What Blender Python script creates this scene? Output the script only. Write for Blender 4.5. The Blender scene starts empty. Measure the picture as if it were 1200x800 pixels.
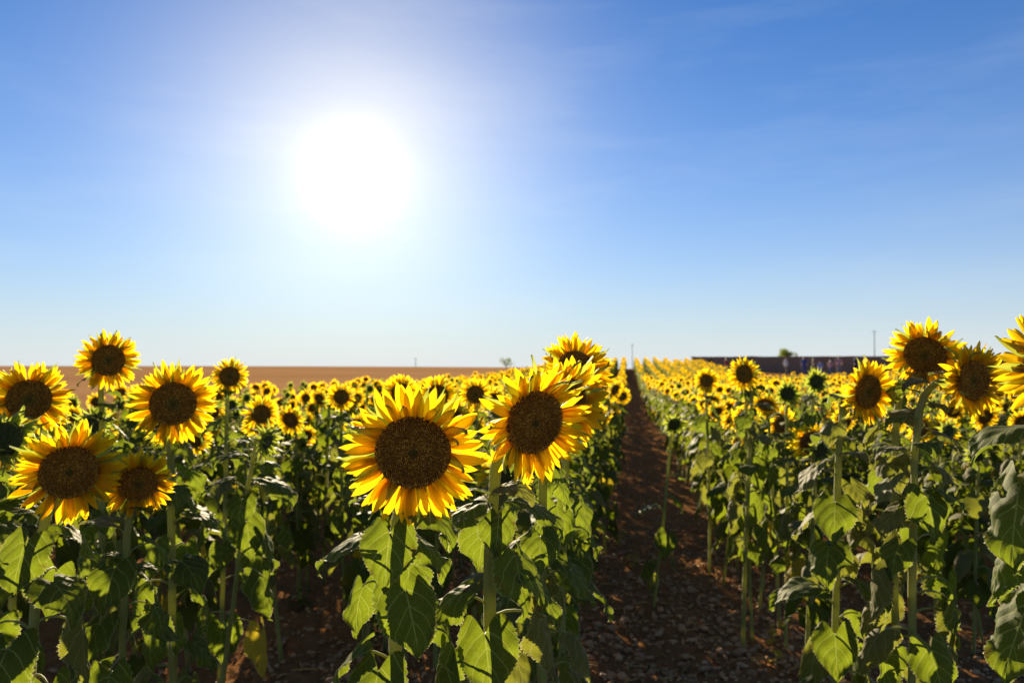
import bpy, math
import numpy as np
from mathutils import Matrix, Vector
R_ = math.radians
rng = np.random.default_rng(11)
scene = bpy.context.scene
col = scene.collection

# ------------------------------------------------------------------ camera
FPX = 933.0                     # focal length in pixels of a 1200 px wide picture
CAMH = 1.65
PITCH = math.atan2(24.0, FPX)
cam_d = bpy.data.cameras.new('camera')
cam_d.sensor_width = 36.0
cam_d.lens = 36.0 * FPX / 1200.0
cam_d.clip_start = 0.05
cam_d.clip_end = 5000
cam_d.dof.use_dof = True
cam_d.dof.focus_distance = 1.66
cam_d.dof.aperture_fstop = 5.0
cam = bpy.data.objects.new('camera', cam_d)
cam.location = (0, 0, CAMH)
cam.rotation_euler = (math.pi / 2 + PITCH, 0, 0)
col.objects.link(cam)
scene.camera = cam
FWD = np.array([0, math.cos(PITCH), math.sin(PITCH)])
UPV = np.array([0, -math.sin(PITCH), math.cos(PITCH)])
RGT = np.array([1.0, 0, 0])


def ray(px, py):
    return RGT * (px - 600) / FPX + UPV * (400 - py) / FPX + FWD


def pt(px, py, d):
    """point at depth d seen at a pixel of the 1200x800 photograph"""
    return np.array([0, 0, CAMH]) + ray(px, py) * d


def pix(p):
    q = np.asarray(p, float) - np.array([0, 0, CAMH])
    y = q @ FWD
    return 600 + FPX * (q @ RGT) / y, 400 - FPX * (q @ UPV) / y, y


# ------------------------------------------------------------------ sky and sun
sd = ray(415, 205)
sd /= np.linalg.norm(sd)
SUN_EL = math.asin(sd[2])
SUN_AZ = math.atan2(sd[0], sd[1])        # clockwise from +Y
world = bpy.data.worlds.new('World')
scene.world = world
world.use_nodes = True
nt = world.node_tree
for n in list(nt.nodes):
    nt.nodes.remove(n)
N = nt.nodes.new
sky = N('ShaderNodeTexSky')
sky.sky_type = 'NISHITA'
sky.sun_disc = False
sky.sun_elevation = SUN_EL
sky.sun_rotation = SUN_AZ
sky.altitude = 300
sky.air_density = 1.0
sky.dust_density = 0.0
sky.ozone_density = 3.0
bg = N('ShaderNodeBackground')
bg.inputs['Strength'].default_value = 0.05
# the over-exposed aureole of bright air round the sun
tc = N('ShaderNodeTexCoord')
dot = N('ShaderNodeVectorMath'); dot.operation = 'DOT_PRODUCT'
dot.inputs[1].default_value = tuple(sd)
nrm = N('ShaderNodeVectorMath'); nrm.operation = 'NORMALIZE'
nt.links.new(tc.outputs['Generated'], nrm.inputs[0])
nt.links.new(nrm.outputs[0], dot.inputs[0])
mx = N('ShaderNodeMath'); mx.operation = 'MAXIMUM'; mx.inputs[1].default_value = 0.0
nt.links.new(dot.outputs['Value'], mx.inputs[0])


def lobe(power, amp):
    a = N('ShaderNodeMath'); a.operation = 'POWER'; a.inputs[1].default_value = power
    nt.links.new(mx.outputs[0], a.inputs[0])
    b = N('ShaderNodeMath'); b.operation = 'MULTIPLY'; b.inputs[1].default_value = amp
    nt.links.new(a.outputs[0], b.inputs[0])
    return b


acc = None
for pw, am in ((900, 7.0), (200, 1.6), (46, 6.8), (12, 0.6)):
    q = lobe(pw, am)
    if acc is None: acc = q
    else:
        ad = N('ShaderNodeMath'); ad.operation = 'ADD'
        nt.links.new(acc.outputs[0], ad.inputs[0]); nt.links.new(q.outputs[0], ad.inputs[1]); acc = ad
glow = N('ShaderNodeVectorMath'); glow.operation = 'SCALE'
glow.inputs[0].default_value = (0.94, 0.74, 0.30)
nt.links.new(acc.outputs[0], glow.inputs['Scale'])
tint = N('ShaderNodeVectorMath'); tint.operation = 'MULTIPLY'
tint.inputs[1].default_value = (0.47, 0.74, 1.11)      # daylight white balance
nt.links.new(sky.outputs[0], tint.inputs[0])
hs = N('ShaderNodeHueSaturation'); hs.inputs['Saturation'].default_value = 1.10
nt.links.new(tint.outputs[0], hs.inputs['Color'])
# pale summer haze low in the air, all round the horizon
sepz = N('ShaderNodeSeparateXYZ'); nt.links.new(nrm.outputs[0], sepz.inputs[0])
hz1 = N('ShaderNodeMath'); hz1.operation = 'MAXIMUM'; hz1.inputs[1].default_value = 0.0
nt.links.new(sepz.outputs[2], hz1.inputs[0])
hz2 = N('ShaderNodeMath'); hz2.operation = 'MULTIPLY'; hz2.inputs[1].default_value = -6.6
nt.links.new(hz1.outputs[0], hz2.inputs[0])
hz3 = N('ShaderNodeMath'); hz3.operation = 'EXPONENT'; nt.links.new(hz2.outputs[0], hz3.inputs[0])
hz4 = N('ShaderNodeMath'); hz4.operation = 'MULTIPLY'; hz4.inputs[1].default_value = 0.93; nt.links.new(hz3.outputs[0], hz4.inputs[0])
hmix = N('ShaderNodeMix'); hmix.data_type = 'RGBA'
hmix.inputs[7].default_value = (6.35, 6.65, 6.85, 1.0)
nt.links.new(hz4.outputs[0], hmix.inputs[0]); nt.links.new(hs.outputs[0], hmix.inputs[6])
cm = N('ShaderNodeMapping'); cm.inputs['Scale'].default_value = (1.6, 1.6, 9.0); nt.links.new(nrm.outputs[0], cm.inputs[0])
cn = N('ShaderNodeTexNoise'); cn.inputs['Scale'].default_value = 2.2; cn.inputs['Detail'].default_value = 6; cn.inputs['Roughness'].default_value = 0.6
nt.links.new(cm.outputs[0], cn.inputs['Vector'])
cr = N('ShaderNodeMapRange'); cr.inputs['From Min'].default_value = 0.48; cr.inputs['From Max'].default_value = 0.80; cr.inputs['To Max'].default_value = 0.10
nt.links.new(cn.outputs[0], cr.inputs['Value'])
cmix = N('ShaderNodeMix'); cmix.data_type = 'RGBA'; cmix.inputs[7].default_value = (7.3, 7.7, 8.1, 1.0)
nt.links.new(cr.outputs[0], cmix.inputs[0]); nt.links.new(hmix.outputs[2], cmix.inputs[6])
addv = N('ShaderNodeVectorMath'); addv.operation = 'ADD'
ext = N('ShaderNodeMath'); ext.operation = 'MULTIPLY_ADD'; ext.inputs[1].default_value = -0.86; ext.inputs[2].default_value = 1.0
nt.links.new(hz4.outputs[0], ext.inputs[0])
gl2 = N('ShaderNodeVectorMath'); gl2.operation = 'SCALE'
nt.links.new(glow.outputs[0], gl2.inputs[0]); nt.links.new(ext.outputs[0], gl2.inputs['Scale'])
nt.links.new(cmix.outputs[2], addv.inputs[0]); nt.links.new(gl2.outputs[0], addv.inputs[1])
nt.links.new(addv.outputs[0], bg.inputs['Color'])
wo = N('ShaderNodeOutputWorld')
nt.links.new(bg.outputs[0], wo.inputs['Surface'])

sun_d = bpy.data.lights.new('sun', 'SUN')
sun_d.energy = 5.0
sun_d.angle = R_(0.53)
sun_d.color = (1.0, 0.82, 0.55)
sun = bpy.data.objects.new('sun', sun_d)
sun.rotation_euler = Vector(-sd).to_track_quat('-Z', 'Y').to_euler()
sun.location = (-20, 60, 30)
col.objects.link(sun)

vs = scene.view_settings
vs.view_transform = 'Standard'
vs.look = 'None'
vs.exposure = 1.25
vs.gamma = 1.0
vs.use_curve_mapping = False
scene.cycles.use_denoising = True
scene.cycles.max_bounces = 7
scene.cycles.diffuse_bounces = 3
scene.cycles.transmission_bounces = 4
scene.cycles.transparent_max_bounces = 4
scene.cycles.sample_clamp_indirect = 6.0


# ------------------------------------------------------------------ materials
def mat(name):
    m = bpy.data.materials.new(name)
    m.use_nodes = True
    t = m.node_tree
    for n in list(t.nodes):
        t.nodes.remove(n)
    out = t.nodes.new('ShaderNodeOutputMaterial')
    return m, t, out


class NT:
    """tiny helper for node trees"""
    def __init__(self, t): self.t = t
    def n(self, kind, **kw):
        x = self.t.nodes.new('ShaderNode' + kind)
        for k, v in kw.items():
            setattr(x, k, v)
        return x
    def l(self, a, b): self.t.links.new(a, b)
    def math(self, op, a, b=None, c=None):
        x = self.n('Math', operation=op)
        for i, v in enumerate((a, b, c)):
            if v is None: continue
            if isinstance(v, (int, float)): x.inputs[i].default_value = v
            else: self.l(v, x.inputs[i])
        return x.outputs[0]
    def mix(self, f, a, b, blend='MIX'):
        x = self.n('Mix', data_type='RGBA', blend_type=blend)
        for sock, v in ((x.inputs[0], f), (x.inputs[6], a), (x.inputs[7], b)):
            if isinstance(v, (int, float)): sock.default_value = v
            elif isinstance(v, tuple): sock.default_value = (*v, 1.0)
            else: self.l(v, sock)
        return x.outputs[2]
    def ramp(self, f, stops):
        x = self.n('ValToRGB')
        e = x.color_ramp.elements
        while len(e) < len(stops): e.new(0.5)
        for k, (p, c) in enumerate(stops):
            e[k].position = p
            e[k].color = (*c, 1.0) if isinstance(c, tuple) else (c, c, c, 1.0)
        self.l(f, x.inputs[0])
        return x.outputs[0]
    def noise(self, scale, detail=3, rough=0.55, vec=None):
        x = self.n('TexNoise')
        x.inputs['Scale'].default_value = scale
        x.inputs['Detail'].default_value = detail
        x.inputs['Roughness'].default_value = rough
        if vec is not None: self.l(vec, x.inputs['Vector'])
        return x.outputs[0]
    def bump(self, h, strength, dist):
        x = self.n('Bump')
        x.inputs['Strength'].default_value = strength
        x.inputs['Distance'].default_value = dist
        self.l(h, x.inputs['Height'])
        return x.outputs[0]
    def princ(self, color, rough=0.6, spec=0.3, sheen=0.0, normal=None, sheen_tint=(1, 1, 1), sheen_r=0.4):
        p = self.n('BsdfPrincipled')
        if isinstance(color, tuple): p.inputs['Base Color'].default_value = (*color, 1)
        else: self.l(color, p.inputs['Base Color'])
        if isinstance(rough, (int, float)): p.inputs['Roughness'].default_value = rough
        else: self.l(rough, p.inputs['Roughness'])
        p.inputs['Specular IOR Level'].default_value = spec
        p.inputs['Sheen Weight'].default_value = sheen
        p.inputs['Sheen Roughness'].default_value = sheen_r
        p.inputs['Sheen Tint'].default_value = (*sheen_tint, 1)
        if normal is not None: self.l(normal, p.inputs['Normal'])
        return p.outputs[0]
    def transl(self, color, normal=None):
        p = self.n('BsdfTranslucent')
        if isinstance(color, tuple): p.inputs['Color'].default_value = (*color, 1)
        else: self.l(color, p.inputs['Color'])
        if normal is not None: self.l(normal, p.inputs['Normal'])
        return p.outputs[0]
    def mixsh(self, f, a, b):
        x = self.n('MixShader')
        if isinstance(f, (int, float)): x.inputs[0].default_value = f
        else: self.l(f, x.inputs[0])
        self.l(a, x.inputs[1]); self.l(b, x.inputs[2])
        return x.outputs[0]


def leaf_material(name, dark, lite, trans, vein, sheen=0.25, detail=True, f=0.42):
    m, t, out = mat(name)
    k = NT(t)
    oi = k.n('ObjectInfo')
    geo = k.n('NewGeometry')
    pos = geo.outputs['Position']
    n1 = k.noise(38 if detail else 7, 3, 0.6, pos)
    rnd = k.math('ADD', k.math('MULTIPLY', oi.outputs['Random'], 0.55), k.math('MULTIPLY', n1, 0.5))
    c = k.mix(rnd, dark, lite)
    tr = k.mix(rnd, trans, tuple(min(1, x * 1.35) for x in trans))
    normal = None
    if detail:
        uv = k.n('UVMap'); uv.uv_map = 'uv'
        sep = k.n('SeparateXYZ'); k.l(uv.outputs[0], sep.inputs[0])
        au = k.math('ABSOLUTE', k.math('SUBTRACT', sep.outputs[0], 0.5))
        # lateral veins sweep forward and curve towards the tip
        ph = k.math('SUBTRACT', sep.outputs[1], k.math('MULTIPLY', k.math('POWER', au, 0.9), 0.95))
        wob = k.math('MULTIPLY', k.math('SUBTRACT', k.noise(22, 2, 0.5, pos), 0.5), 0.10)
        fr = k.math('FRACT', k.math('MULTIPLY', k.math('ADD', k.math('ADD', ph, wob), 0.62), 4.3))
        dl = k.math('ABSOLUTE', k.math('SUBTRACT', fr, 0.5))
        lat = k.math('SMOOTH_MIN', 1.0, k.math('MAXIMUM', 0.0, k.math('SUBTRACT', 1.0, k.math('MULTIPLY', dl, 17.0))), 0.1)
        mid = k.math('MAXIMUM', 0.0, k.math('SUBTRACT', 1.0, k.math('MULTIPLY', au, 55.0)))
        # fine net of small veins
        vo = k.n('TexVoronoi', feature='DISTANCE_TO_EDGE'); vo.inputs['Scale'].default_value = 130
        k.l(pos, vo.inputs['Vector'])
        net = k.math('MAXIMUM', 0.0, k.math('SUBTRACT', 1.0, k.math('MULTIPLY', vo.outputs['Distance'], 9.0)))
        v = k.math('MAXIMUM', k.math('MAXIMUM', lat, mid), k.math('MULTIPLY', net, 0.22))
        mg = k.math('MULTIPLY', k.math('MAXIMUM', 0.0, k.math('SUBTRACT', au, 0.465)), 22.0)      # hairy margin, its colour lightened to paint in the backlit rim
        v = k.math('MAXIMUM', v, k.math('MINIMUM', mg, 1.0))
        c = k.mix(k.math('MULTIPLY', v, 0.85), c, vein)
        tr = k.mix(k.math('MULTIPLY', v, 0.6), tr, tuple(min(1, x * 1.25) for x in vein))
        hgt = k.math('ADD', k.math('MULTIPLY', dl, 0.9), k.math('MULTIPLY', n1, 0.35))
        normal = k.bump(hgt, 0.55, 0.006)
        # dust, insect scars and sun-scorched flecks
        sp = k.ramp(k.noise(85, 2, 0.7, pos), [(0.66, 0.0), (0.72, 1.0)])
        c = k.mix(k.math('MULTIPLY', sp, 0.5), c, (0.16, 0.13, 0.05))
        # scorched brown patches, mostly along the margin
        br = k.math('MULTIPLY', k.ramp(k.noise(28, 3, 0.65, pos), [(0.58, 0.0), (0.66, 1.0)]), k.ramp(au, [(0.30, 0.0), (0.48, 1.0)]))
        c = k.mix(k.math('MULTIPLY', br, 0.8), c, (0.15, 0.085, 0.03)); tr = k.mix(k.math('MULTIPLY', br, 0.8), tr, (0.14, 0.07, 0.01))
    sh = k.princ(c, 0.62, 0.08, sheen, normal, (1.0, 0.95, 0.75))
    sh = k.mixsh(f, sh, k.transl(tr, normal))
    k.l(sh, out.inputs[0])
    return m


M = {}
m, t, out = mat('plant_fuzz'); k = NT(t)
k.l(k.mixsh(0.6, k.princ((0.62, 0.60, 0.42), 0.6, 0.2), k.transl((0.85, 0.82, 0.55))), out.inputs[0]); M['fuzz'] = m
M['leaf'] = leaf_material('leaf_green', (0.030, 0.050, 0.009), (0.064, 0.096, 0.016), (0.195, 0.255, 0.010), (0.38, 0.42, 0.10), 0.10)
M['leaf_dusty'] = leaf_material('leaf_dusty_wilted', (0.075, 0.080, 0.026), (0.15, 0.145, 0.052), (0.22, 0.235, 0.018), (0.34, 0.32, 0.13), 0.25)
M['leaf_yellow'] = leaf_material('leaf_yellowing', (0.30, 0.26, 0.03), (0.50, 0.36, 0.03), (0.62, 0.47, 0.02), (0.5, 0.42, 0.1), 0.15)
M['leaf_far'] = leaf_material('leaf_green_plain', (0.034, 0.055, 0.010), (0.070, 0.102, 0.017), (0.21, 0.265, 0.011), (0.2, 0.25, 0.08), 0.12, False)
M['leaf_far_yellow'] = leaf_material('leaf_yellowing_plain', (0.26, 0.22, 0.03), (0.42, 0.31, 0.03), (0.55, 0.42, 0.02), (0.4, 0.4, 0.1), 0.15, False)
M['leaf_far_dusty'] = leaf_material('leaf_dusty_plain', (0.085, 0.090, 0.03), (0.17, 0.165, 0.06), (0.22, 0.235, 0.018), (0.2, 0.25, 0.08), 0.3, False)

def petal_material(name, detail):
    m, t, out = mat(name); k = NT(t)
    uv = k.n('UVMap'); uv.uv_map = 'uv'
    sep = k.n('SeparateXYZ'); k.l(uv.outputs[0], sep.inputs[0])
    oi = k.n('ObjectInfo')
    base = k.ramp(sep.outputs[1], [(0.0, (0.66, 0.28, 0.006)), (0.28, (0.88, 0.50, 0.010)), (1.0, (0.92, 0.60, 0.012))])
    tr = k.ramp(sep.outputs[1], [(0.0, (0.80, 0.35, 0.003)), (0.3, (0.96, 0.62, 0.006)), (1.0, (0.98, 0.72, 0.012))])
    normal = None
    if detail:
        w = k.n('TexWave', wave_type='BANDS', bands_direction='X')
        w.inputs['Scale'].default_value = 3.2; w.inputs['Distortion'].default_value = 0.6
        k.l(uv.outputs[0], w.inputs['Vector'])
        normal = k.bump(w.outputs[1], 0.35, 0.002)
        st = k.math('MULTIPLY', w.outputs[1], 0.16)
        base = k.mix(st, base, (0.62, 0.27, 0.004)); tr = k.mix(st, tr, (0.76, 0.38, 0.002))
        hv = k.math('MULTIPLY', oi.outputs['Random'], 0.28)
        base = k.mix(hv, base, (0.78, 0.38, 0.004)); tr = k.mix(hv, tr, (0.88, 0.48, 0.002))
    sh = k.mixsh(0.72, k.princ(base, 0.5, 0.15, 0.0, normal), k.transl(tr, normal))
    k.l(sh, out.inputs[0]); return m


M['petal'] = petal_material('petal_yellow', True)
M['petal_far'] = petal_material('petal_yellow_plain', False)

m, t, out = mat('stem_green'); k = NT(t)
geo = k.n('NewGeometry')
mp = k.n('Mapping'); mp.inputs['Scale'].default_value = (160, 160, 9); k.l(geo.outputs['Position'], mp.inputs[0])
nn = k.noise(1.0, 3, 0.6, mp.outputs[0])
c = k.mix(nn, (0.22, 0.25, 0.06), (0.38, 0.40, 0.13))
sh = k.princ(c, 0.6, 0.25, 0.55, k.bump(nn, 0.35, 0.002), (1, 0.98, 0.85), 0.3)
k.l(k.mixsh(0.34, sh, k.transl((0.55, 0.56, 0.12))), out.inputs[0]); M['stem'] = m

m, t, out = mat('bract_green'); k = NT(t)
uv = k.n('UVMap'); uv.uv_map = 'uv'
sep = k.n('SeparateXYZ'); k.l(uv.outputs[0], sep.inputs[0])
c = k.mix(sep.outputs[1], (0.10, 0.15, 0.03), (0.22, 0.29, 0.06))
k.l(k.mixsh(0.55, k.princ(c, 0.55, 0.25, 0.4), k.transl((0.46, 0.52, 0.05))), out.inputs[0]); M['bract'] = m

m, t, out = mat('disc_florets'); k = NT(t)
at = k.n('Attribute'); at.attribute_name = 'tip'
uv = k.n('UVMap'); uv.uv_map = 'uv'
sep = k.n('SeparateXYZ'); k.l(uv.outputs[0], sep.inputs[0])
c = k.ramp(at.outputs['Fac'], [(0.0, (0.13, 0.058, 0.010)), (0.5, (0.50, 0.25, 0.03)), (1.0, (0.97, 0.64, 0.10))])
c = k.mix(k.ramp(sep.outputs[0], [(0.18, 0.75), (0.42, 0.0)]), c, k.mix(at.outputs['Fac'], (0.06, 0.055, 0.01), (0.34, 0.30, 0.05)))
k.l(k.princ(c, 0.8, 0.08), out.inputs[0]); M['floret'] = m

m, t, out = mat('disc_brown'); k = NT(t)
uv = k.n('UVMap'); uv.uv_map = 'uv'
sep = k.n('SeparateXYZ'); k.l(uv.outputs[0], sep.inputs[0])
geo = k.n('NewGeometry')
c = k.ramp(sep.outputs[0], [(0.0, (0.19, 0.15, 0.025)), (0.35, (0.16, 0.095, 0.018)), (0.5, (0.11, 0.052, 0.010)), (0.8, (0.16, 0.075, 0.014)), (1.0, (0.32, 0.16, 0.025))])
vo = k.n('TexVoronoi'); vo.inputs['Scale'].default_value = 260; k.l(geo.outputs['Position'], vo.inputs['Vector'])
c = k.mix(k.math('MULTIPLY', k.ramp(vo.outputs['Distance'], [(0.25, 1.0), (0.5, 0.0)]), 0.35), c, (0.24, 0.12, 0.03))
k.l(k.princ(c, 0.85, 0.1, 0.0, k.bump(vo.outputs['Distance'], 0.8, 0.004)), out.inputs[0]); M['disc'] = m

m, t, out = mat('bud_core'); k = NT(t)
geo = k.n('NewGeometry')
vo = k.n('TexVoronoi'); vo.inputs['Scale'].default_value = 240; k.l(geo.outputs['Position'], vo.inputs['Vector'])
c = k.ramp(vo.outputs['Distance'], [(0.1, (0.10, 0.12, 0.03)), (0.6, (0.035, 0.045, 0.012))])
k.l(k.princ(c, 0.8, 0.1, 0.2, k.bump(vo.outputs['Distance'], 0.7, 0.004)), out.inputs[0]); M['bud'] = m

m, t, out = mat('soil'); k = NT(t)
geo = k.n('NewGeometry'); P_ = geo.outputs['Position']
a = k.noise(1.3, 4, 0.6, P_); b = k.noise(14, 6, 0.7, P_); d_ = k.noise(75, 4, 0.7, P_)
c = k.mix(a, (0.22, 0.092, 0.030), (0.34, 0.155, 0.056))
c = k.mix(k.ramp(b, [(0.35, 0.0), (0.7, 1.0)]), c, (0.40, 0.205, 0.085))
c = k.mix(k.math('MULTIPLY', k.ramp(d_, [(0.55, 0.0), (0.75, 1.0)]), 0.55), c, (0.50, 0.30, 0.145))
hh = k.math('ADD', k.math('MULTIPLY', b, 1.0), k.math('MULTIPLY', d_, 0.35))
k.l(k.princ(c, 1.0, 0.0, 0.0, k.bump(hh, 0.9, 0.05)), out.inputs[0]); M['soil'] = m

m, t, out = mat('stone'); k = NT(t)
geo = k.n('NewGeometry'); oi = k.n('ObjectInfo')
b = k.noise(30, 5, 0.65, geo.outputs['Position']); r5 = k.noise(4.5, 1, 0.5, geo.outputs['Position'])
c = k.mix(k.ramp(r5, [(0.35, 0.0), (0.65, 1.0)]), (0.36, 0.18, 0.075), (0.66, 0.42, 0.22))
c = k.mix(k.math('MULTIPLY', oi.outputs['Random'], 0.5), c, (0.42, 0.22, 0.095))
c = k.mix(k.math('MULTIPLY', b, 0.5), c, (0.22, 0.12, 0.06))
k.l(k.princ(c, 0.85, 0.2, 0.0, k.bump(b, 0.6, 0.01)), out.inputs[0]); M['stone'] = m

m, t, out = mat('stubble_field'); k = NT(t)
geo = k.n('NewGeometry'); P_ = geo.outputs['Position']
mp = k.n('Mapping'); mp.inputs['Rotation'].default_value = (0, 0, R_(-63)); k.l(P_, mp.inputs[0])
mp2 = k.n('Mapping'); mp2.inputs['Scale'].default_value = (0.9, 0.012, 1.0); k.l(mp.outputs[0], mp2.inputs[0])
st = k.noise(0.45, 3, 0.6, mp2.outputs[0])
big = k.noise(0.03, 3, 0.5, P_); fin = k.noise(3.0, 5, 0.7, P_)
c = k.mix(st, (0.44, 0.225, 0.088), (0.66, 0.38, 0.16))
c = k.mix(k.ramp(big, [(0.42, 0.0), (0.62, 0.55)]), c, (0.36, 0.18, 0.075))
c = k.mix(k.math('MULTIPLY', fin, 0.5), c, (0.46, 0.235, 0.095))
k.l(k.princ(c, 1.0, 0.0, 0.0, k.bump(k.math('ADD', fin, st), 0.35, 0.12)), out.inputs[0]); M['stubble'] = m


def plain(name, c, rough=0.7, spec=0.25, vary=None, scale=6):
    m, t, out = mat(name); k = NT(t)
    geo = k.n('NewGeometry')
    n1 = k.noise(scale, 4, 0.6, geo.outputs['Position'])
    cc = k.mix(n1, tuple(x * 0.75 for x in c), vary or tuple(min(1, x * 1.25) for x in c))
    k.l(k.princ(cc, rough, spec, 0.0, k.bump(n1, 0.3, 0.01)), out.inputs[0])
    return m


M['wall'] = plain('rammed_earth', (0.30, 0.185, 0.125), 0.9, 0.1, None, 1.2)
M['wall_cap'] = plain('wall_coping', (0.27, 0.18, 0.13), 0.9, 0.1, None, 2.0)
M['pole'] = plain('grey_wood_pole', (0.23, 0.21, 0.20), 0.8, 0.2)
M['bark'] = plain('bark', (0.12, 0.085, 0.06), 0.9, 0.1)
M['skin'] = plain('skin', (0.48, 0.29, 0.20), 0.55, 0.3)
M['hair'] = plain('hair_dark', (0.03, 0.02, 0.015), 0.5, 0.4)
M['clod'] = plain('soil_clods', (0.42, 0.21, 0.085), 0.95, 0.0, (0.66, 0.42, 0.21), 9)
M['dry'] = plain('dry_stalk', (0.42, 0.25, 0.09), 0.85, 0.1)


# ------------------------------------------------------------------ mesh helpers
def make_mesh(name, V, F, mats, mi=None, uv=None, smooth=True, attr=None):
    me = bpy.data.meshes.new(name)
    me.from_pydata([tuple(v) for v in V], [], [tuple(f) for f in F])
    for mm in mats: me.materials.append(mm)
    if mi is not None: me.polygons.foreach_set('material_index', np.asarray(mi, np.int32))
    if smooth: me.polygons.foreach_set('use_smooth', np.ones(len(F), bool))
    if uv is not None:
        lay = me.uv_layers.new(name='uv')
        li = np.empty(len(me.loops), np.int32); me.loops.foreach_get('vertex_index', li)
        lay.data.foreach_set('uv', np.asarray(uv, np.float32)[li].ravel())
    if attr is not None:
        a = me.attributes.new(attr[0], 'FLOAT', 'POINT')
        a.data.foreach_set('value', np.asarray(attr[1], np.float32))
    me.update()
    return me


def obj(name, me, parent=None, mw=None, label=None, category=None, group=None, kind=None):
    o = bpy.data.objects.new(name, me)
    col.objects.link(o)
    if parent is not None: o.parent = parent
    if mw is not None: o.matrix_basis = mw
    if label: o['label'] = label
    if category: o['category'] = category
    if group: o['group'] = group
    if kind: o['kind'] = kind
    return o


def join(parts):
    """parts: list of (V, F, uv, matindex) -> joined arrays"""
    V, F, U, I, n = [], [], [], [], 0
    for v, f, u, i in parts:
        V.append(v); U.append(u if u is not None else np.zeros((len(v), 2)))
        F += [tuple(x + n for x in q) for q in f]
        I += [i] * len(f); n += len(v)
    return np.vstack(V), F, np.vstack(U), I


def grid_faces(nr, nc, close=False):
    F = []
    for i in range(nr - 1):
        for j in range(nc if close else nc - 1):
            j2 = (j + 1) % nc
            F.append((i * nc + j, i * nc + j2, (i + 1) * nc + j2, (i + 1) * nc + j))
    return F


def tube(P, rad, sides=8, cap=True):
    P = np.asarray(P, float); n = len(P)
    rad = np.broadcast_to(np.asarray(rad, float), (n,))
    T = np.gradient(P, axis=0); T /= np.linalg.norm(T, axis=1)[:, None] + 1e-12
    ref = np.array([1.0, 0.13, 0.0]) if abs(T[0] @ np.array([1.0, 0, 0])) < 0.9 else np.array([0, 1.0, 0])
    V = []
    for i in range(n):
        a = ref - T[i] * (ref @ T[i]); a /= np.linalg.norm(a); ref = a
        b = np.cross(T[i], a)
        th = np.arange(sides) * 2 * math.pi / sides
        V.append(P[i] + rad[i] * (np.cos(th)[:, None] * a + np.sin(th)[:, None] * b))
    V = np.vstack(V); F = grid_faces(n, sides, True)
    if cap:
        F.append(tuple(range(sides))[::-1]); F.append(tuple((n - 1) * sides + j for j in range(sides)))
    U = np.zeros((len(V), 2)); U[:, 1] = np.repeat(np.linspace(0, 1, n), sides)
    return V, F, U


def spline(P, n):
    """Catmull-Rom through the points"""
    P = np.asarray(P, float)
    Q = np.vstack([2 * P[0] - P[1], P, 2 * P[-1] - P[-2]])
    out = []
    segs = len(P) - 1
    for u in np.linspace(0, segs, n):
        i = min(int(u), segs - 1); t = u - i
        a, b, c, d = Q[i], Q[i + 1], Q[i + 2], Q[i + 3]
        out.append(0.5 * (2 * b + (c - a) * t + (2 * a - 5 * b + 4 * c - d) * t ** 2 + (3 * b - a - 3 * c + d) * t ** 3))
    return np.array(out)


def arc(th0, bend, tau):
    if abs(bend) < 1e-4: return np.cos(th0) * tau, np.sin(th0) * tau
    return (np.sin(th0) - np.sin(th0 - bend * tau)) / bend, (np.cos(th0 - bend * tau) - np.cos(th0)) / bend


def vnoise(x, y, seed):
    """smooth value noise"""
    r = np.random.default_rng(seed); tab = r.random((256, 256))
    xi, yi = np.floor(x).astype(int), np.floor(y).astype(int)
    fx, fy = x - xi, y - yi
    fx, fy = fx * fx * (3 - 2 * fx), fy * fy * (3 - 2 * fy)
    g = lambda a, b: tab[a % 256, b % 256]
    return (g(xi, yi) * (1 - fx) + g(xi + 1, yi) * fx) * (1 - fy) + (g(xi, yi + 1) * (1 - fx) + g(xi + 1, yi + 1) * fx) * fy


LV = np.array([0, .1, .22, .36, .52, .68, .82, .93, 1.0])
LW = np.array([.64, .88, 1.0, .97, .80, .53, .27, .09, 0.0])


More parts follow.
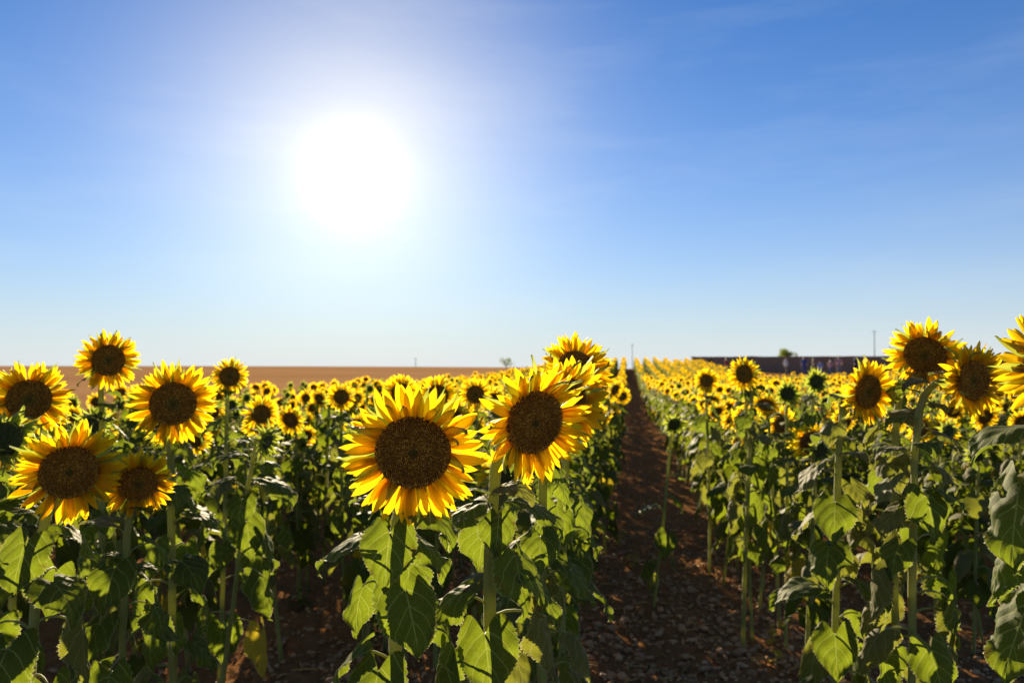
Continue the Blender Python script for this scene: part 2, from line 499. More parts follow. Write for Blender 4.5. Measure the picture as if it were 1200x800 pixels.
def leaf_geo(L, W, nu, nv, lp, e0, e1, th0, bend, curl, fold=0.0, wave=0.0, twist=0.0, teeth=0.05, seed=0, rp=0.0042, sides=6, nseg=7):
    """petiole + blade; +Y is away from the stem, angles are elevations in degrees"""
    r = np.random.default_rng(seed)
    e0, e1, th0, bend, curl, twist = map(R_, (e0, e1, th0, bend, curl, twist))
    tau = np.linspace(0, 1, nseg)
    cy, cz = arc(e0, e0 - e1, tau)
    PP = np.stack([0 * tau, cy * lp, cz * lp], 1)
    pet = tube(PP, np.linspace(rp, rp * 0.62, nseg), sides, cap=False)
    st = PP[-1]
    v = np.linspace(0, 1, nv + 1); u = np.linspace(-1, 1, 2 * nu + 1)
    w = np.interp(v, LV, LW) * W / 2
    if teeth:
        sgn = np.where(np.arange(nv + 1) % 2 == 0, 1, -1) * teeth * ((v > .02) & (v < .97))
    else: sgn = 0 * v
    UU, VV = np.meshgrid(u, v)
    au = np.abs(UU)
    edge = (au > 0.999)
    asym = 1 + 0.10 * r.uniform(-1, 1) * np.sign(UU)
    x = UU * w[:, None] * asym * (1 + edge * sgn[:, None])
    y = L * VV - L * 0.34 * np.sin(np.clip(au, 0, 1) * math.pi * 0.60) * (1 - VV) ** 4
    kw = curl if abs(curl) > 1e-3 else 1e-3
    ph = kw * np.abs(x) / (W / 2)
    xx = np.sign(x) * (W / 2) / kw * np.sin(ph)
    zz = -(W / 2) / kw * (1 - np.cos(ph)) + fold * np.abs(x)
    p1, p2, p3 = r.uniform(0, 6.28, 3)
    zz = zz + wave * W * (au ** 1.6) * np.sin(VV * 8.5 + np.where(UU > 0, p1, p2)) * 0.5
    zz = zz + wave * W * 0.4 * np.sin(VV * 13 + au * 4 + p3) * au
    zz = zz + wave * W * .45 * (vnoise(x / W * 3 + 9 + seed * 7, y / W * 3 + 9, 77 + seed) - .5)
    y = y + .05 * L * (vnoise(UU * 2 + 5, VV * 4 + 5 + seed * 3, 5) - .5) * au
    vein = np.abs(((VV - 0.509 * au ** .9 + .62) * 4.3) % 1.0 - 0.5)
    zz = zz + 0.065 * W * vein * np.minimum(1, au * 3) * (1 - VV * .6)
    ang = twist * VV
    xr = xx * np.cos(ang) - zz * np.sin(ang); zr = xx * np.sin(ang) + zz * np.cos(ang)
    tt = y / L
    by, bz = arc(th0, bend, tt)
    th = th0 - bend * tt
    Y = by * L - zr * np.sin(th); Z = bz * L + zr * np.cos(th)
    Vb = np.stack([xr, Y, Z], -1).reshape(-1, 3) + st
    uvb = np.stack([(UU + 1) / 2, VV], -1).reshape(-1, 2)
    return (Vb, grid_faces(nv + 1, 2 * nu + 1), uvb), pet


# variants: lp, e0, e1, th0, bend, curl, fold, wave, twist, W/L, material
LEAFV = [
    dict(lp=.105, e0=48, e1=5, th0=-12, bend=60, curl=26, fold=.10, wave=.10, twist=8, wl=0.99),
    dict(lp=.110, e0=45, e1=-5, th0=-40, bend=48, curl=36, fold=.12, wave=.12, twist=-6, wl=1.04),
    dict(lp=.095, e0=55, e1=0, th0=-62, bend=30, curl=40, fold=.05, wave=.14, twist=10, wl=1.07),
    dict(lp=.145, e0=46, e1=-40, th0=-72, bend=20, curl=62, fold=0, wave=.16, twist=-12, wl=1.02),
    dict(lp=.090, e0=52, e1=25, th0=5, bend=75, curl=30, fold=.14, wave=.10, twist=-14, wl=0.95),
    dict(lp=.150, e0=42, e1=-60, th0=-84, bend=0, curl=75, fold=0, wave=.10, twist=16, wl=0.99),
    dict(lp=.100, e0=48, e1=10, th0=-28, bend=60, curl=44, fold=.0, wave=.14, twist=-20, wl=0.97),
    dict(lp=.135, e0=46, e1=-35, th0=-50, bend=50, curl=105, fold=0, wave=.12, twist=24, wl=0.97),
    dict(lp=.085, e0=60, e1=35, th0=18, bend=50, curl=12, fold=.18, wave=.09, twist=6, wl=0.89),
]
WILT = (5, 7)
def fringe(b, nv, nc, r, per=4, ln=.0026, wd=.0005):
    """short pale hairs along both margins of a blade"""
    V = b[0].reshape(nv + 1, nc, 3); HV, HF = [], []
    for e, q in ((0, 1), (nc - 1, nc - 2)):
        for i in range(nv):
            for _ in range(per):
                a = r.random(); p0 = V[i, e] * (1 - a) + V[i + 1, e] * a; p1 = V[i, q] * (1 - a) + V[i + 1, q] * a
                o_ = p0 - p1; o_ /= np.linalg.norm(o_) + 1e-9
                tg = V[i + 1, e] - V[i, e]; tg /= np.linalg.norm(tg) + 1e-9
                n = len(HV); HV += [p0 - tg * wd - o_ * .0005, p0 + tg * wd - o_ * .0005, p0 + o_ * ln * r.uniform(.5, 1.2) + r.normal(0, .0006, 3)]; HF.append((n, n + 1, n + 2))
    return np.array(HV), HF, None


HERO_LEAF, MID_LEAF = [], []
for i, q in enumerate(LEAFV):
    q = dict(q); wl = q.pop('wl')
    per, low = [], []
    for mname in ('leaf', 'leaf_dusty', 'leaf_yellow'):
        b, p = leaf_geo(0.15, 0.15 * wl, 5, 34, teeth=.045, seed=i, **q)
        V, F, U, I = join([(*b, 0), (*fringe(b, 34, 11, np.random.default_rng(i)), 1)])
        per.append(make_mesh('leaf', V, F, [M[mname], M['fuzz']], I, U))
    pm = make_mesh('petiole', p[0], p[1], [M['stem']], uv=p[2])
    HERO_LEAF.append((per, pm))
    for mname in ('leaf_far', 'leaf_far_dusty', 'leaf_far_yellow'):
        b, p = leaf_geo(0.15, 0.15 * wl, 2, 9, teeth=0, seed=i, sides=4, nseg=4, **q)
        V, F, U, I = join([(*b, 0), (*p, 1)])
        low.append(make_mesh('leaf', V, F, [M[mname], M['stem']], I, U))
    MID_LEAF.append(low)


def petal_geo(nu, nv, wd, bend, cup, twist, seed, tip=1.0):
    r = np.random.default_rng(seed)
    v = np.linspace(0, 1, nv + 1); u = np.linspace(-1, 1, 2 * nu + 1)
    w = np.interp(v, [0, .12, .3, .5, .7, .85, .95, 1], [.46, .70, .93, 1.0, .86, .55, .24, .02]) * wd / 2
    UU, VV = np.meshgrid(u, v)
    x = UU * w[:, None] + 0.03 * np.sin(VV * 3 + seed) * VV
    z = cup * wd * (UU ** 2) * (1 - .5 * VV) + 0.10 * wd * np.cos(UU * 5.2) * np.sin(VV * math.pi)
    z = z + 0.02 * np.sin(VV * 7 + r.uniform(0, 6)) * UU
    ang = twist * VV ** 1.5
    xr = x * np.cos(ang) - z * np.sin(ang); zr = x * np.sin(ang) + z * np.cos(ang)
    by, bz = arc(0.0, bend, VV)
    th = -bend * VV
    Vb = np.stack([xr, by - zr * np.sin(th), bz + zr * np.cos(th)], -1).reshape(-1, 3)
    return Vb, grid_faces(nv + 1, 2 * nu + 1), np.stack([(UU + 1) / 2, VV], -1).reshape(-1, 2)


PETV = [(.29, .25, .35, .12), (.27, -.25, .40, -.2), (.31, .40, .25, .25), (.26, -.1, .45, .35), (.30, .1, .3, -.3), (.28, .55, .35, .1), (.26, -.4, .5, -.1), (.30, .3, .2, -.15)]
PETALS = []
for i, a in enumerate(PETV):
    g = petal_geo(2, 9, *a, seed=i)
    PETALS.append(make_mesh('petal', g[0], g[1], [M['petal']], uv=g[2]))


def bract_geo(nv, wd, bend, seed):
    v = np.linspace(0, 1, nv + 1); u = np.array([-1, 0, 1.0])
    w = np.interp(v, [0, .2, .4, .65, .85, 1], [.8, 1.0, .8, .38, .14, .01]) * wd / 2
    UU, VV = np.meshgrid(u, v)
    x = UU * w[:, None] + .05 * np.sin(seed) * VV ** 2
    z = .25 * wd * UU ** 2
    by, bz = arc(0.0, bend, VV); th = -bend * VV
    Vb = np.stack([x, by - z * np.sin(th), bz + z * np.cos(th)], -1).reshape(-1, 3)
    return Vb, grid_faces(nv + 1, 3), np.stack([(UU + 1) / 2, VV], -1).reshape(-1, 2)


BRACTS = []
for i, (wd, bd) in enumerate([(.36, .5), (.30, -.7), (.34, 1.0), (.28, -1.3), (.33, -.2)]):
    g = bract_geo(6, wd, bd, i)
    BRACTS.append(make_mesh('bract', g[0], g[1], [M['bract']], uv=g[2]))


def lathe(prof, sides, offset=0.0):
    """prof: (radius, z) rings about Z; uv.x carries the radius"""
    V, U = [], []
    th = np.arange(sides) * 2 * math.pi / sides + offset
    for rr, zz in prof:
        V.append(np.stack([rr * np.cos(th), rr * np.sin(th), np.full(sides, zz)], 1))
        U.append(np.stack([np.full(sides, rr), np.zeros(sides)], 1))
    return np.vstack(V), grid_faces(len(prof), sides, True), np.vstack(U)


DISC_PROF = [(1.0, -.03), (.97, .05), (.88, .10), (.72, .12), (.5, .10), (.3, .065), (.12, .045), (.005, .04)]


def disc_z(r): return np.interp(r, [q[0] for q in DISC_PROF][::-1], [q[1] for q in DISC_PROF][::-1])


def floret_mesh(n, seed):
    r = np.random.default_rng(seed)
    V, F, T = [], [], []
    lv, lf, lu = lathe(DISC_PROF, 40)
    V += [tuple(x) for x in lv]; F += lf; T += [0.0] * len(lv)
    for i in range(n):
        rr = math.sqrt((i + .5) / n) * .985; a = i * 2.399963
        c = np.array([rr * math.cos(a), rr * math.sin(a), disc_z(rr)])
        e = np.array([math.cos(a), math.sin(a), 0]); tg = np.array([-e[1], e[0], 0])
        outer = rr > .80
        h = (.055 if outer else .035 if rr > .4 else .028) * r.uniform(.7, 1.3)
        s = .62 * math.sqrt(math.pi / n) * r.uniform(.8, 1.1)
        lean = e * (.02 if outer else -.012) + r.normal(0, .006, 3)
        tipc = (r.uniform(.35, 1.0) if outer else r.uniform(.15, .8) if rr > .45 else r.uniform(.25, 1.0)) * (1.0 if r.random() > .25 else .3)
        if rr < .12: tipc *= .3
        b = len(V)
        for du, dv in ((1, 0), (0, 1), (-1, 0), (0, -1)):
            V.append(tuple(c + e * du * s + tg * dv * s * .8)); T.append(.08)
        for du, dv in ((1, 0), (0, 1), (-1, 0), (0, -1)):
            V.append(tuple(c + e * du * s * .38 + tg * dv * s * .38 + lean + np.array([0, 0, h]))); T.append(tipc)
        for j in range(4):
            F.append((b + j, b + (j + 1) % 4, b + 4 + (j + 1) % 4, b + 4 + j))
        F.append((b + 4, b + 5, b + 6, b + 7))
    VA = np.array(V); rad_ = np.hypot(VA[:, 0], VA[:, 1]) * (1 if seed == 5 else 2.2)
    return make_mesh('floret_disc', V, F, [M['floret']], uv=np.stack([rad_, 0 * rad_], 1), smooth=False, attr=('tip', T))


FLORETS = [floret_mesh(1150, 3), floret_mesh(800, 5)]
lv, lf, lu = lathe(DISC_PROF, 20); DISC_SIMPLE = make_mesh('floret_disc', lv, lf, [M['disc']], uv=lu)
lv, lf, lu = lathe([(1.0, -.05), (.95, .12), (.75, .25), (.4, .30), (.02, .30)], 20); BUD_CORE = make_mesh('bud_core', lv, lf, [M['bud']], uv=lu)
CUP_PROF = [(.16, -.62), (.2, -.50), (.42, -.40), (.78, -.24), (.98, -.08), (.99, -.03)]
lv, lf, lu = lathe(CUP_PROF, 20); CUP = make_mesh('flower_head', lv, lf, [M['bract']], uv=lu)


def petal_matrix(phi, r0, z0, sweep, roll, length):
    e = Matrix.Rotation(phi - math.pi / 2, 4, 'Z')        # +Y -> radial
    return e @ Matrix.Translation((0, r0, z0)) @ Matrix.Rotation(sweep, 4, 'X') @ Matrix.Rotation(roll, 4, 'Y') @ Matrix.Diagonal((length, length, length, 1))


def petal_set(r, n1=30, n2=28, sweep=16, ln=.95):
    out = []
    for k_, n in enumerate((n1, n2)):
        for i in range(n):
            phi = 2 * math.pi * (i + .5 * k_) / n + r.normal(0, .05)
            sw = R_(sweep + (8 if k_ == 0 else -6) + r.normal(0, 9))
            out.append((petal_matrix(phi, .95 + .02 * k_, -.02 - .07 * k_, sw, r.normal(0, .20), ln * r.uniform(.82, 1.14)), int(r.integers(len(PETALS)))))
    return out


def bract_set(r, bud=False):
    out = []
    lay = [(17, .95, -.12, 12, 1.02), (15, .82, -.24, -12, .86)]
    if bud: lay = [(18, .97, -.02, 66, .95), (18, .98, -.10, 38, 1.25), (16, .92, -.18, 6, 1.3), (12, .7, -.3, -22, 1.1)]
    for k_, (n, r0, z0, sw, ln) in enumerate(lay):
        for i in range(n):
            phi = 2 * math.pi * (i + .5 * k_) / n + r.normal(0, .10)
            out.append((petal_matrix(phi, r0, z0, R_(sw + r.normal(0, 13)), r.normal(0, .2), ln * r.uniform(.75, 1.25)), int(r.integers(len(BRACTS)))))
    return out


def np_xform(V, Mx):
    A = np.array(Mx)
    return V @ A[:3, :3].T + A[:3, 3]


PET_LOW = [petal_geo(1, 4, *a, seed=i) for i, a in enumerate(PETV)]
PET_XLOW = [petal_geo(1, 2, *a, seed=i) for i, a in enumerate(PETV)]
BR_LOW = [bract_geo(3, wd, bd, i) for i, (wd, bd) in enumerate([(.36, .5), (.30, -.7), (.34, 1.0), (.28, -1.3), (.33, -.2)])]


def joined_set(items, geos):
    return join([(np_xform(geos[i][0], mx_), geos[i][1], geos[i][2], 0) for mx_, i in items])


PETALS_MID = []
for s_ in range(6):
    r = np.random.default_rng(40 + s_)
    V, F, U, I = joined_set(petal_set(r, 26, 22, sweep=(8, 14, 20, 12, 25, 5)[s_]), PET_LOW)
    PETALS_MID.append(make_mesh('petals', V, F, [M['petal_far']], uv=U))
BRACTS_MID = []
for s_ in range(2):
    V, F, U, I = joined_set(bract_set(np.random.default_rng(60 + s_)), BR_LOW)
    BRACTS_MID.append(make_mesh('bracts', V, F, [M['bract']], uv=U))
V, F, U, I = joined_set(bract_set(np.random.default_rng(70), True), BR_LOW)
BUDS_MID = make_mesh('bracts', V, F, [M['bract']], uv=U)


def frame_from_normal(c, n, s, roll=0.0):
    """matrix with +Z along n, uniform scale s, at c"""
    n = Vector(n).normalized()
    q = n.to_track_quat('Z', 'Y')
    return Matrix.Translation(Vector(c)) @ q.to_matrix().to_4x4() @ Matrix.Rotation(roll, 4, 'Z') @ Matrix.Scale(s, 4)


def facing(yaw, pitch):
    """normal of a head: yaw 0 looks at the camera side (-Y), positive yaw to the right of the picture, positive pitch down"""
    y, p = R_(yaw), R_(pitch)
    return np.array([math.sin(y) * math.cos(p), -math.cos(y) * math.cos(p), -math.sin(p)])


# ------------------------------------------------------------------ terrain
VPA = math.atan2(135, FPX)                 # rows run 8.2 degrees to the right of the view
SU = np.array([math.sin(VPA), math.cos(VPA)]); TU = np.array([math.cos(VPA), -math.sin(VPA)])
FIELD_L = -7.6                             # left edge of the sunflower crop
S_K = np.array([-60, 0, 10, 25, 45, 70, 95, 130, 200, 320, 1200.0])
T_K = np.array([-700, -40, -18, -9, 0, 8, 16, 30, 60, 700.0])
HT = np.array([
    [0, 0, 0, 0, 0, 0, .0, .1, 0, -.6, -12],
    [0, 0, -.05, -.1, -.05, 0, .1, .1, 0, -.6, -12],
    [0, 0, -.06, -.16, -.08, .10, .3, .3, 0, -.7, -12],
    [0, 0, -.08, -.20, -.06, .36, .62, .2, -1, -3, -14],
    [0, 0, -.12, -.36, -.50, .12, .80, .2, -2, -4, -14],
    [0, 0, -.10, -.32, -.42, .14, .82, .2, -2, -4, -14],
    [0, 0, -.05, -.16, -.16, .12, .74, .3, -2, -4, -14],
    [0, 0, -.03, -.08, -.05, .0, .30, .4, -1, -3, -14],
    [0, 0, -.02, -.05, -.04, -.02, .2, .4, -1, -3, -14],
    [0, 0, -.02, -.05, -.04, -.02, .2, .4, -1, -3, -14]])


WALL_A, WALL_B = pt(812, 419, 96), pt(1290, 418.5, 56)        # long brown wall, receding to the left
wd_ = (WALL_B - WALL_A)[:2]; wd_ /= np.linalg.norm(wd_); wn = np.array([wd_[1], -wd_[0]])
if wn @ (-WALL_A[:2]) < 0: wn = -wn                                   # towards the camera


def hermite(K, Y, x):
    """Y (..., len(K)) smooth interpolation at x, per-row values allowed"""
    x = np.clip(x, K[0], K[-1])
    i = np.clip(np.searchsorted(K, x) - 1, 0, len(K) - 2)
    D = np.gradient(Y, K, axis=-1)
    h = K[i + 1] - K[i]; t = (x - K[i]) / h
    if Y.ndim == 1: y0, y1, d0, d1 = Y[i], Y[i + 1], D[i], D[i + 1]
    else:
        a = np.arange(len(x)); y0, y1, d0, d1 = Y[a, i], Y[a, i + 1], D[a, i], D[a, i + 1]
    return (2 * t**3 - 3 * t**2 + 1) * y0 + (t**3 - 2 * t**2 + t) * h * d0 + (-2 * t**3 + 3 * t**2) * y1 + (t**3 - t**2) * h * d1


def height_st(s, t):
    s = np.atleast_1d(np.asarray(s, float)); t = np.atleast_1d(np.asarray(t, float))
    C = np.stack([hermite(S_K, HT[j], s) for j in range(len(T_K))], 1)
    z = hermite(T_K, C, t)
    # the track in front of the wall lies on a low bank
    x, y = s * SU[0] + t * TU[0], s * SU[1] + t * TU[1]
    dw = (x - WALL_A[0]) * wn[0] + (y - WALL_A[1]) * wn[1]
    a = np.clip((15 - dw) / 4, 0, 1); a = a * a * (3 - 2 * a) * np.clip((t - 2) / 8, 0, 1) * np.clip((dw + 12) / 8, 0, 1)
    return z * (1 - a) + a * np.maximum(z, .36)


def st_of(x, y): return x * SU[0] + y * SU[1], x * TU[0] + y * TU[1]
def ground_z(x, y):
    s, t = st_of(x, y); return float(height_st(s, t)[0])


s_ax = np.concatenate([np.linspace(-60, 0, 8)[:-1], np.arange(0, 3, .25), np.arange(3, 8.5, .045), 8.5 * 1.035 ** np.arange(0, 145)])
s_ax = s_ax[s_ax < 1190]
t_ax = np.concatenate([-FIELD_L * 0 + FIELD_L - 9.0 * 1.09 ** np.arange(48, 0, -1) + 9.0, [FIELD_L], np.arange(-9, -3.0, .3), np.arange(-3.0, 3.0, .05), np.arange(3.0, 9, .3), 9 * 1.09 ** np.arange(0, 50)])
t_ax = np.unique(np.round(t_ax, 4))
SS, TT = np.meshgrid(s_ax, t_ax, indexing='ij')
ZZ = height_st(SS.ravel(), TT.ravel()).reshape(SS.shape)
near = np.clip((12 - SS) / 4, 0, 1) * np.clip((SS - 2) / 1, 0, 1) * np.clip((3.4 - np.abs(TT)) / .5, 0, 1)
rough = (vnoise(SS * 3, TT * 3, 1) - .5) * .06 + (vnoise(SS * 8, TT * 8, 2) - .5) * .055 + (vnoise(SS * 19, TT * 19, 3) - .5) * .035
ZZ = ZZ + near * rough
XX = SS * SU[0] + TT * TU[0]; YY = SS * SU[1] + TT * TU[1]
VG = np.stack([XX, YY, ZZ], -1).reshape(-1, 3)
ns_, nt_ = SS.shape
soilF, tanF = [], []
for i in range(ns_ - 1):
    for j in range(nt_ - 1):
        f = (i * nt_ + j, (i + 1) * nt_ + j, (i + 1) * nt_ + j + 1, i * nt_ + j + 1)
        (tanF if t_ax[j + 1] <= FIELD_L + 1e-3 else soilF).append(f)


def sub_mesh(name, V, F, m):
    ids = np.unique(np.array(F)); remap = -np.ones(len(V), int); remap[ids] = np.arange(len(ids))
    return make_mesh(name, V[ids], remap[np.array(F)], [m])


def soft_normals_up(me):
    return me


ground = obj('ground', sub_mesh('ground', VG, [f[::-1] for f in soilF], M['soil']), kind='structure', label='stony reddish brown soil between the sunflower rows')
stubble = obj('harvested_field', sub_mesh('harvested_field', VG, [f[::-1] for f in tanF], M['stubble']), kind='structure', label='bare golden brown harvested field reaching to the horizon')

# stones and clods ---------------------------------------------------------
import bmesh


def stone_mesh(seed, sub):
    bm = bmesh.new(); bmesh.ops.create_icosphere(bm, subdivisions=sub, radius=1)
    r = np.random.default_rng(seed)
    d = r.normal(size=(5, 3)); d /= np.linalg.norm(d, axis=1)[:, None]
    off = r.uniform(.40, .75, 5)
    sc_ = np.array([1.15, r.uniform(.6, 1.0), r.uniform(.5, .85)])
    for v in bm.verts:
        p = np.array(v.co)
        for a, o_ in zip(d, off):
            e = p @ a
            if e > o_: p = p - a * (e - o_) * .85
        p = p * (1 + r.normal(0, .07)) * sc_
        v.co = p
    me = bpy.data.meshes.new('stone'); bm.to_mesh(me); bm.free()
    me.materials.append(M['stone'])
    return me


STONES = [stone_mesh(i, 2) for i in range(7)]
STONE_LO = []
for i in range(7):
    me = stone_mesh(i, 1)
    STONE_LO.append((np.array([v.co[:] for v in me.vertices]), np.array([p.vertices[:] for p in me.polygons])))
    bpy.data.meshes.remove(me)


def soil_z(s, t):
    """height of the built soil sheet by bilinear lookup"""
    i = np.clip(np.searchsorted(s_ax, s) - 1, 0, ns_ - 2); j = np.clip(np.searchsorted(t_ax, t) - 1, 0, nt_ - 2)
    a = (s - s_ax[i]) / (s_ax[i + 1] - s_ax[i]); b = (t - t_ax[j]) / (t_ax[j + 1] - t_ax[j])
    return (ZZ[i, j] * (1 - a) + ZZ[i + 1, j] * a) * (1 - b) + (ZZ[i, j + 1] * (1 - a) + ZZ[i + 1, j + 1] * a) * b


def st_xyz(s, t):
    z = soil_z(s, t)
    return np.stack([s * SU[0] + t * TU[0], s * SU[1] + t * TU[1], z], -1)


r = np.random.default_rng(5)
n_big = 300
bs = 3.9 + r.random(n_big) ** 1.6 * 4.2
bt = np.where(r.random(n_big) < .72, r.uniform(-.25, .95, n_big), r.uniform(-2.3, -.4, n_big))
bp = st_xyz(bs, bt)
for i in range(n_big):
    sz = r.uniform(.016, .036) * (1.3 if r.random() < .12 else 1)
    mw = Matrix.Translation((bp[i, 0], bp[i, 1], bp[i, 2] + sz * .38)) @ Matrix.Rotation(r.uniform(0, 6.28), 4, 'Z') @ Matrix.Rotation(r.normal(0, .25), 4, 'X') @ Matrix.Diagonal((sz, sz * r.uniform(.75, 1.1), sz * r.uniform(.8, 1.1), 1))
    obj('stone', STONES[i % 7], ground, mw)


def big_mesh(name, V, Tri, mats, mi=None, uv=None, smooth=True):
    me = bpy.data.meshes.new(name)
    me.vertices.add(len(V)); me.vertices.foreach_set('co', np.ascontiguousarray(V, np.float32).ravel())
    me.loops.add(len(Tri) * 3); me.loops.foreach_set('vertex_index', np.ascontiguousarray(Tri, np.int32).ravel())
    me.polygons.add(len(Tri)); me.polygons.foreach_set('loop_start', np.arange(0, len(Tri) * 3, 3, dtype=np.int32))
    me.update(calc_edges=True)
    for mm in mats: me.materials.append(mm)
    if mi is not None: me.polygons.foreach_set('material_index', np.ascontiguousarray(mi, np.int32))
    if smooth: me.polygons.foreach_set('use_smooth', np.ones(len(Tri), bool))
    if uv is not None:
        lay = me.uv_layers.new(name='uv'); lay.data.foreach_set('uv', np.ascontiguousarray(uv[Tri.ravel()], np.float32).ravel())
    me.validate(); me.update()
    return me


def rot_z(a):
    c, s = np.cos(a), np.sin(a); z = 0 * a
    return np.stack([np.stack([c, -s, z], -1), np.stack([s, c, z], -1), np.stack([z, z, z + 1], -1)], -2)


def scatter(protos, pos, ang, scl, pick):
    """copies of triangle prototypes (V, T, mi, uv) joined into one set of arrays"""
    Vs, Ts, Is, Us, n = [], [], [], [], 0
    for k_, (V, T, I, U) in enumerate(protos):
        q = np.nonzero(pick == k_)[0]
        if not len(q): continue
        Rm = rot_z(ang[q]) * scl[q][:, None, None]
        W = np.einsum('nij,vj->nvi', Rm, V) + pos[q][:, None, :]
        Vs.append(W.reshape(-1, 3))
        Ts.append((T[None] + (np.arange(len(q)) * len(V))[:, None, None] + n).reshape(-1, 3))
        Is.append(np.tile(I, len(q))); Us.append(np.tile(U, (len(q), 1)))
        n += len(q) * len(V)
    return np.vstack(Vs), np.vstack(Ts), np.concatenate(Is), np.vstack(Us)


n_g = 14000
gs = 3.2 + r.random(n_g) ** 1.9 * 16
gt = r.normal(.3, 1.3, n_g) * (1 + gs / 14)
gp = st_xyz(gs, gt); gsz = r.uniform(.007, .02, n_g) * np.where(r.random(n_g) < .15, 1.7, 1.0); gp[:, 2] += gsz * .5
V, T, I, U = scatter([(v, f, np.zeros(len(f), int), np.zeros((len(v), 2))) for v, f in STONE_LO], gp, r.uniform(0, 6.28, n_g), gsz, r.integers(0, 7, n_g))
obj('gravel', big_mesh('gravel', V, T, [M['clod']], smooth=False), ground, kind='stuff')

# dry plant litter on the soil: short stalk and leaf scraps
V, F, U = leaf_geo(.05, .035, 1, 3, .02, 20, 0, -5, 50, 60, wave=.3, teeth=0, seed=4, sides=3, nseg=3)[0]
Tq = np.array([(a, b, c) for a, b, c, d in F] + [(a, c, d) for a, b, c, d in F])
V2, F2, _ = tube([(0, 0, .006), (.03, .01, .012), (.07, 0, .008)], .003, 4)
T2 = np.array([(q[0], q[1], q[2]) for q in F2] + [(q[0], q[2], q[3]) for q in F2])
n_l = 1500
ls = 3.4 + r.random(n_l) ** 1.5 * 9; lt = r.normal(.1, 1.3, n_l)
lp_ = st_xyz(ls, lt); lp_[:, 2] += .006
V, T, I, U = scatter([(V, Tq, np.zeros(len(Tq), int), np.zeros((len(V), 2))), (V2, T2, np.zeros(len(T2), int), np.zeros((len(V2), 2)))], lp_, r.uniform(0, 6.28, n_l), r.uniform(.7, 2.0, n_l), r.integers(0, 2, n_l))
obj('dry_litter', big_mesh('dry_litter', V, T, [M['dry']]), ground, kind='stuff')

# ------------------------------------------------------------------ foreground sunflowers
def stem_curve(base, top, C, n, Rd, n_pts=16):
    """base on the ground, top where the straight stalk ends, then a neck into the back of the head"""
    back = C - n * Rd * .55
    hz = np.array([n[0], n[1], 0]); hz /= np.linalg.norm(hz) + 1e-9
    if top is None:
        top = C - hz * (Rd * 1.5) - np.array([0, 0, .10])
    bend = back - n * Rd * .55 + np.array([0, 0, .004])
    mid = base * .5 + top * .5 + np.array([rng.normal(0, .006), rng.normal(0, .006), 0])
    return spline([base, mid, top, bend, back], n_pts)


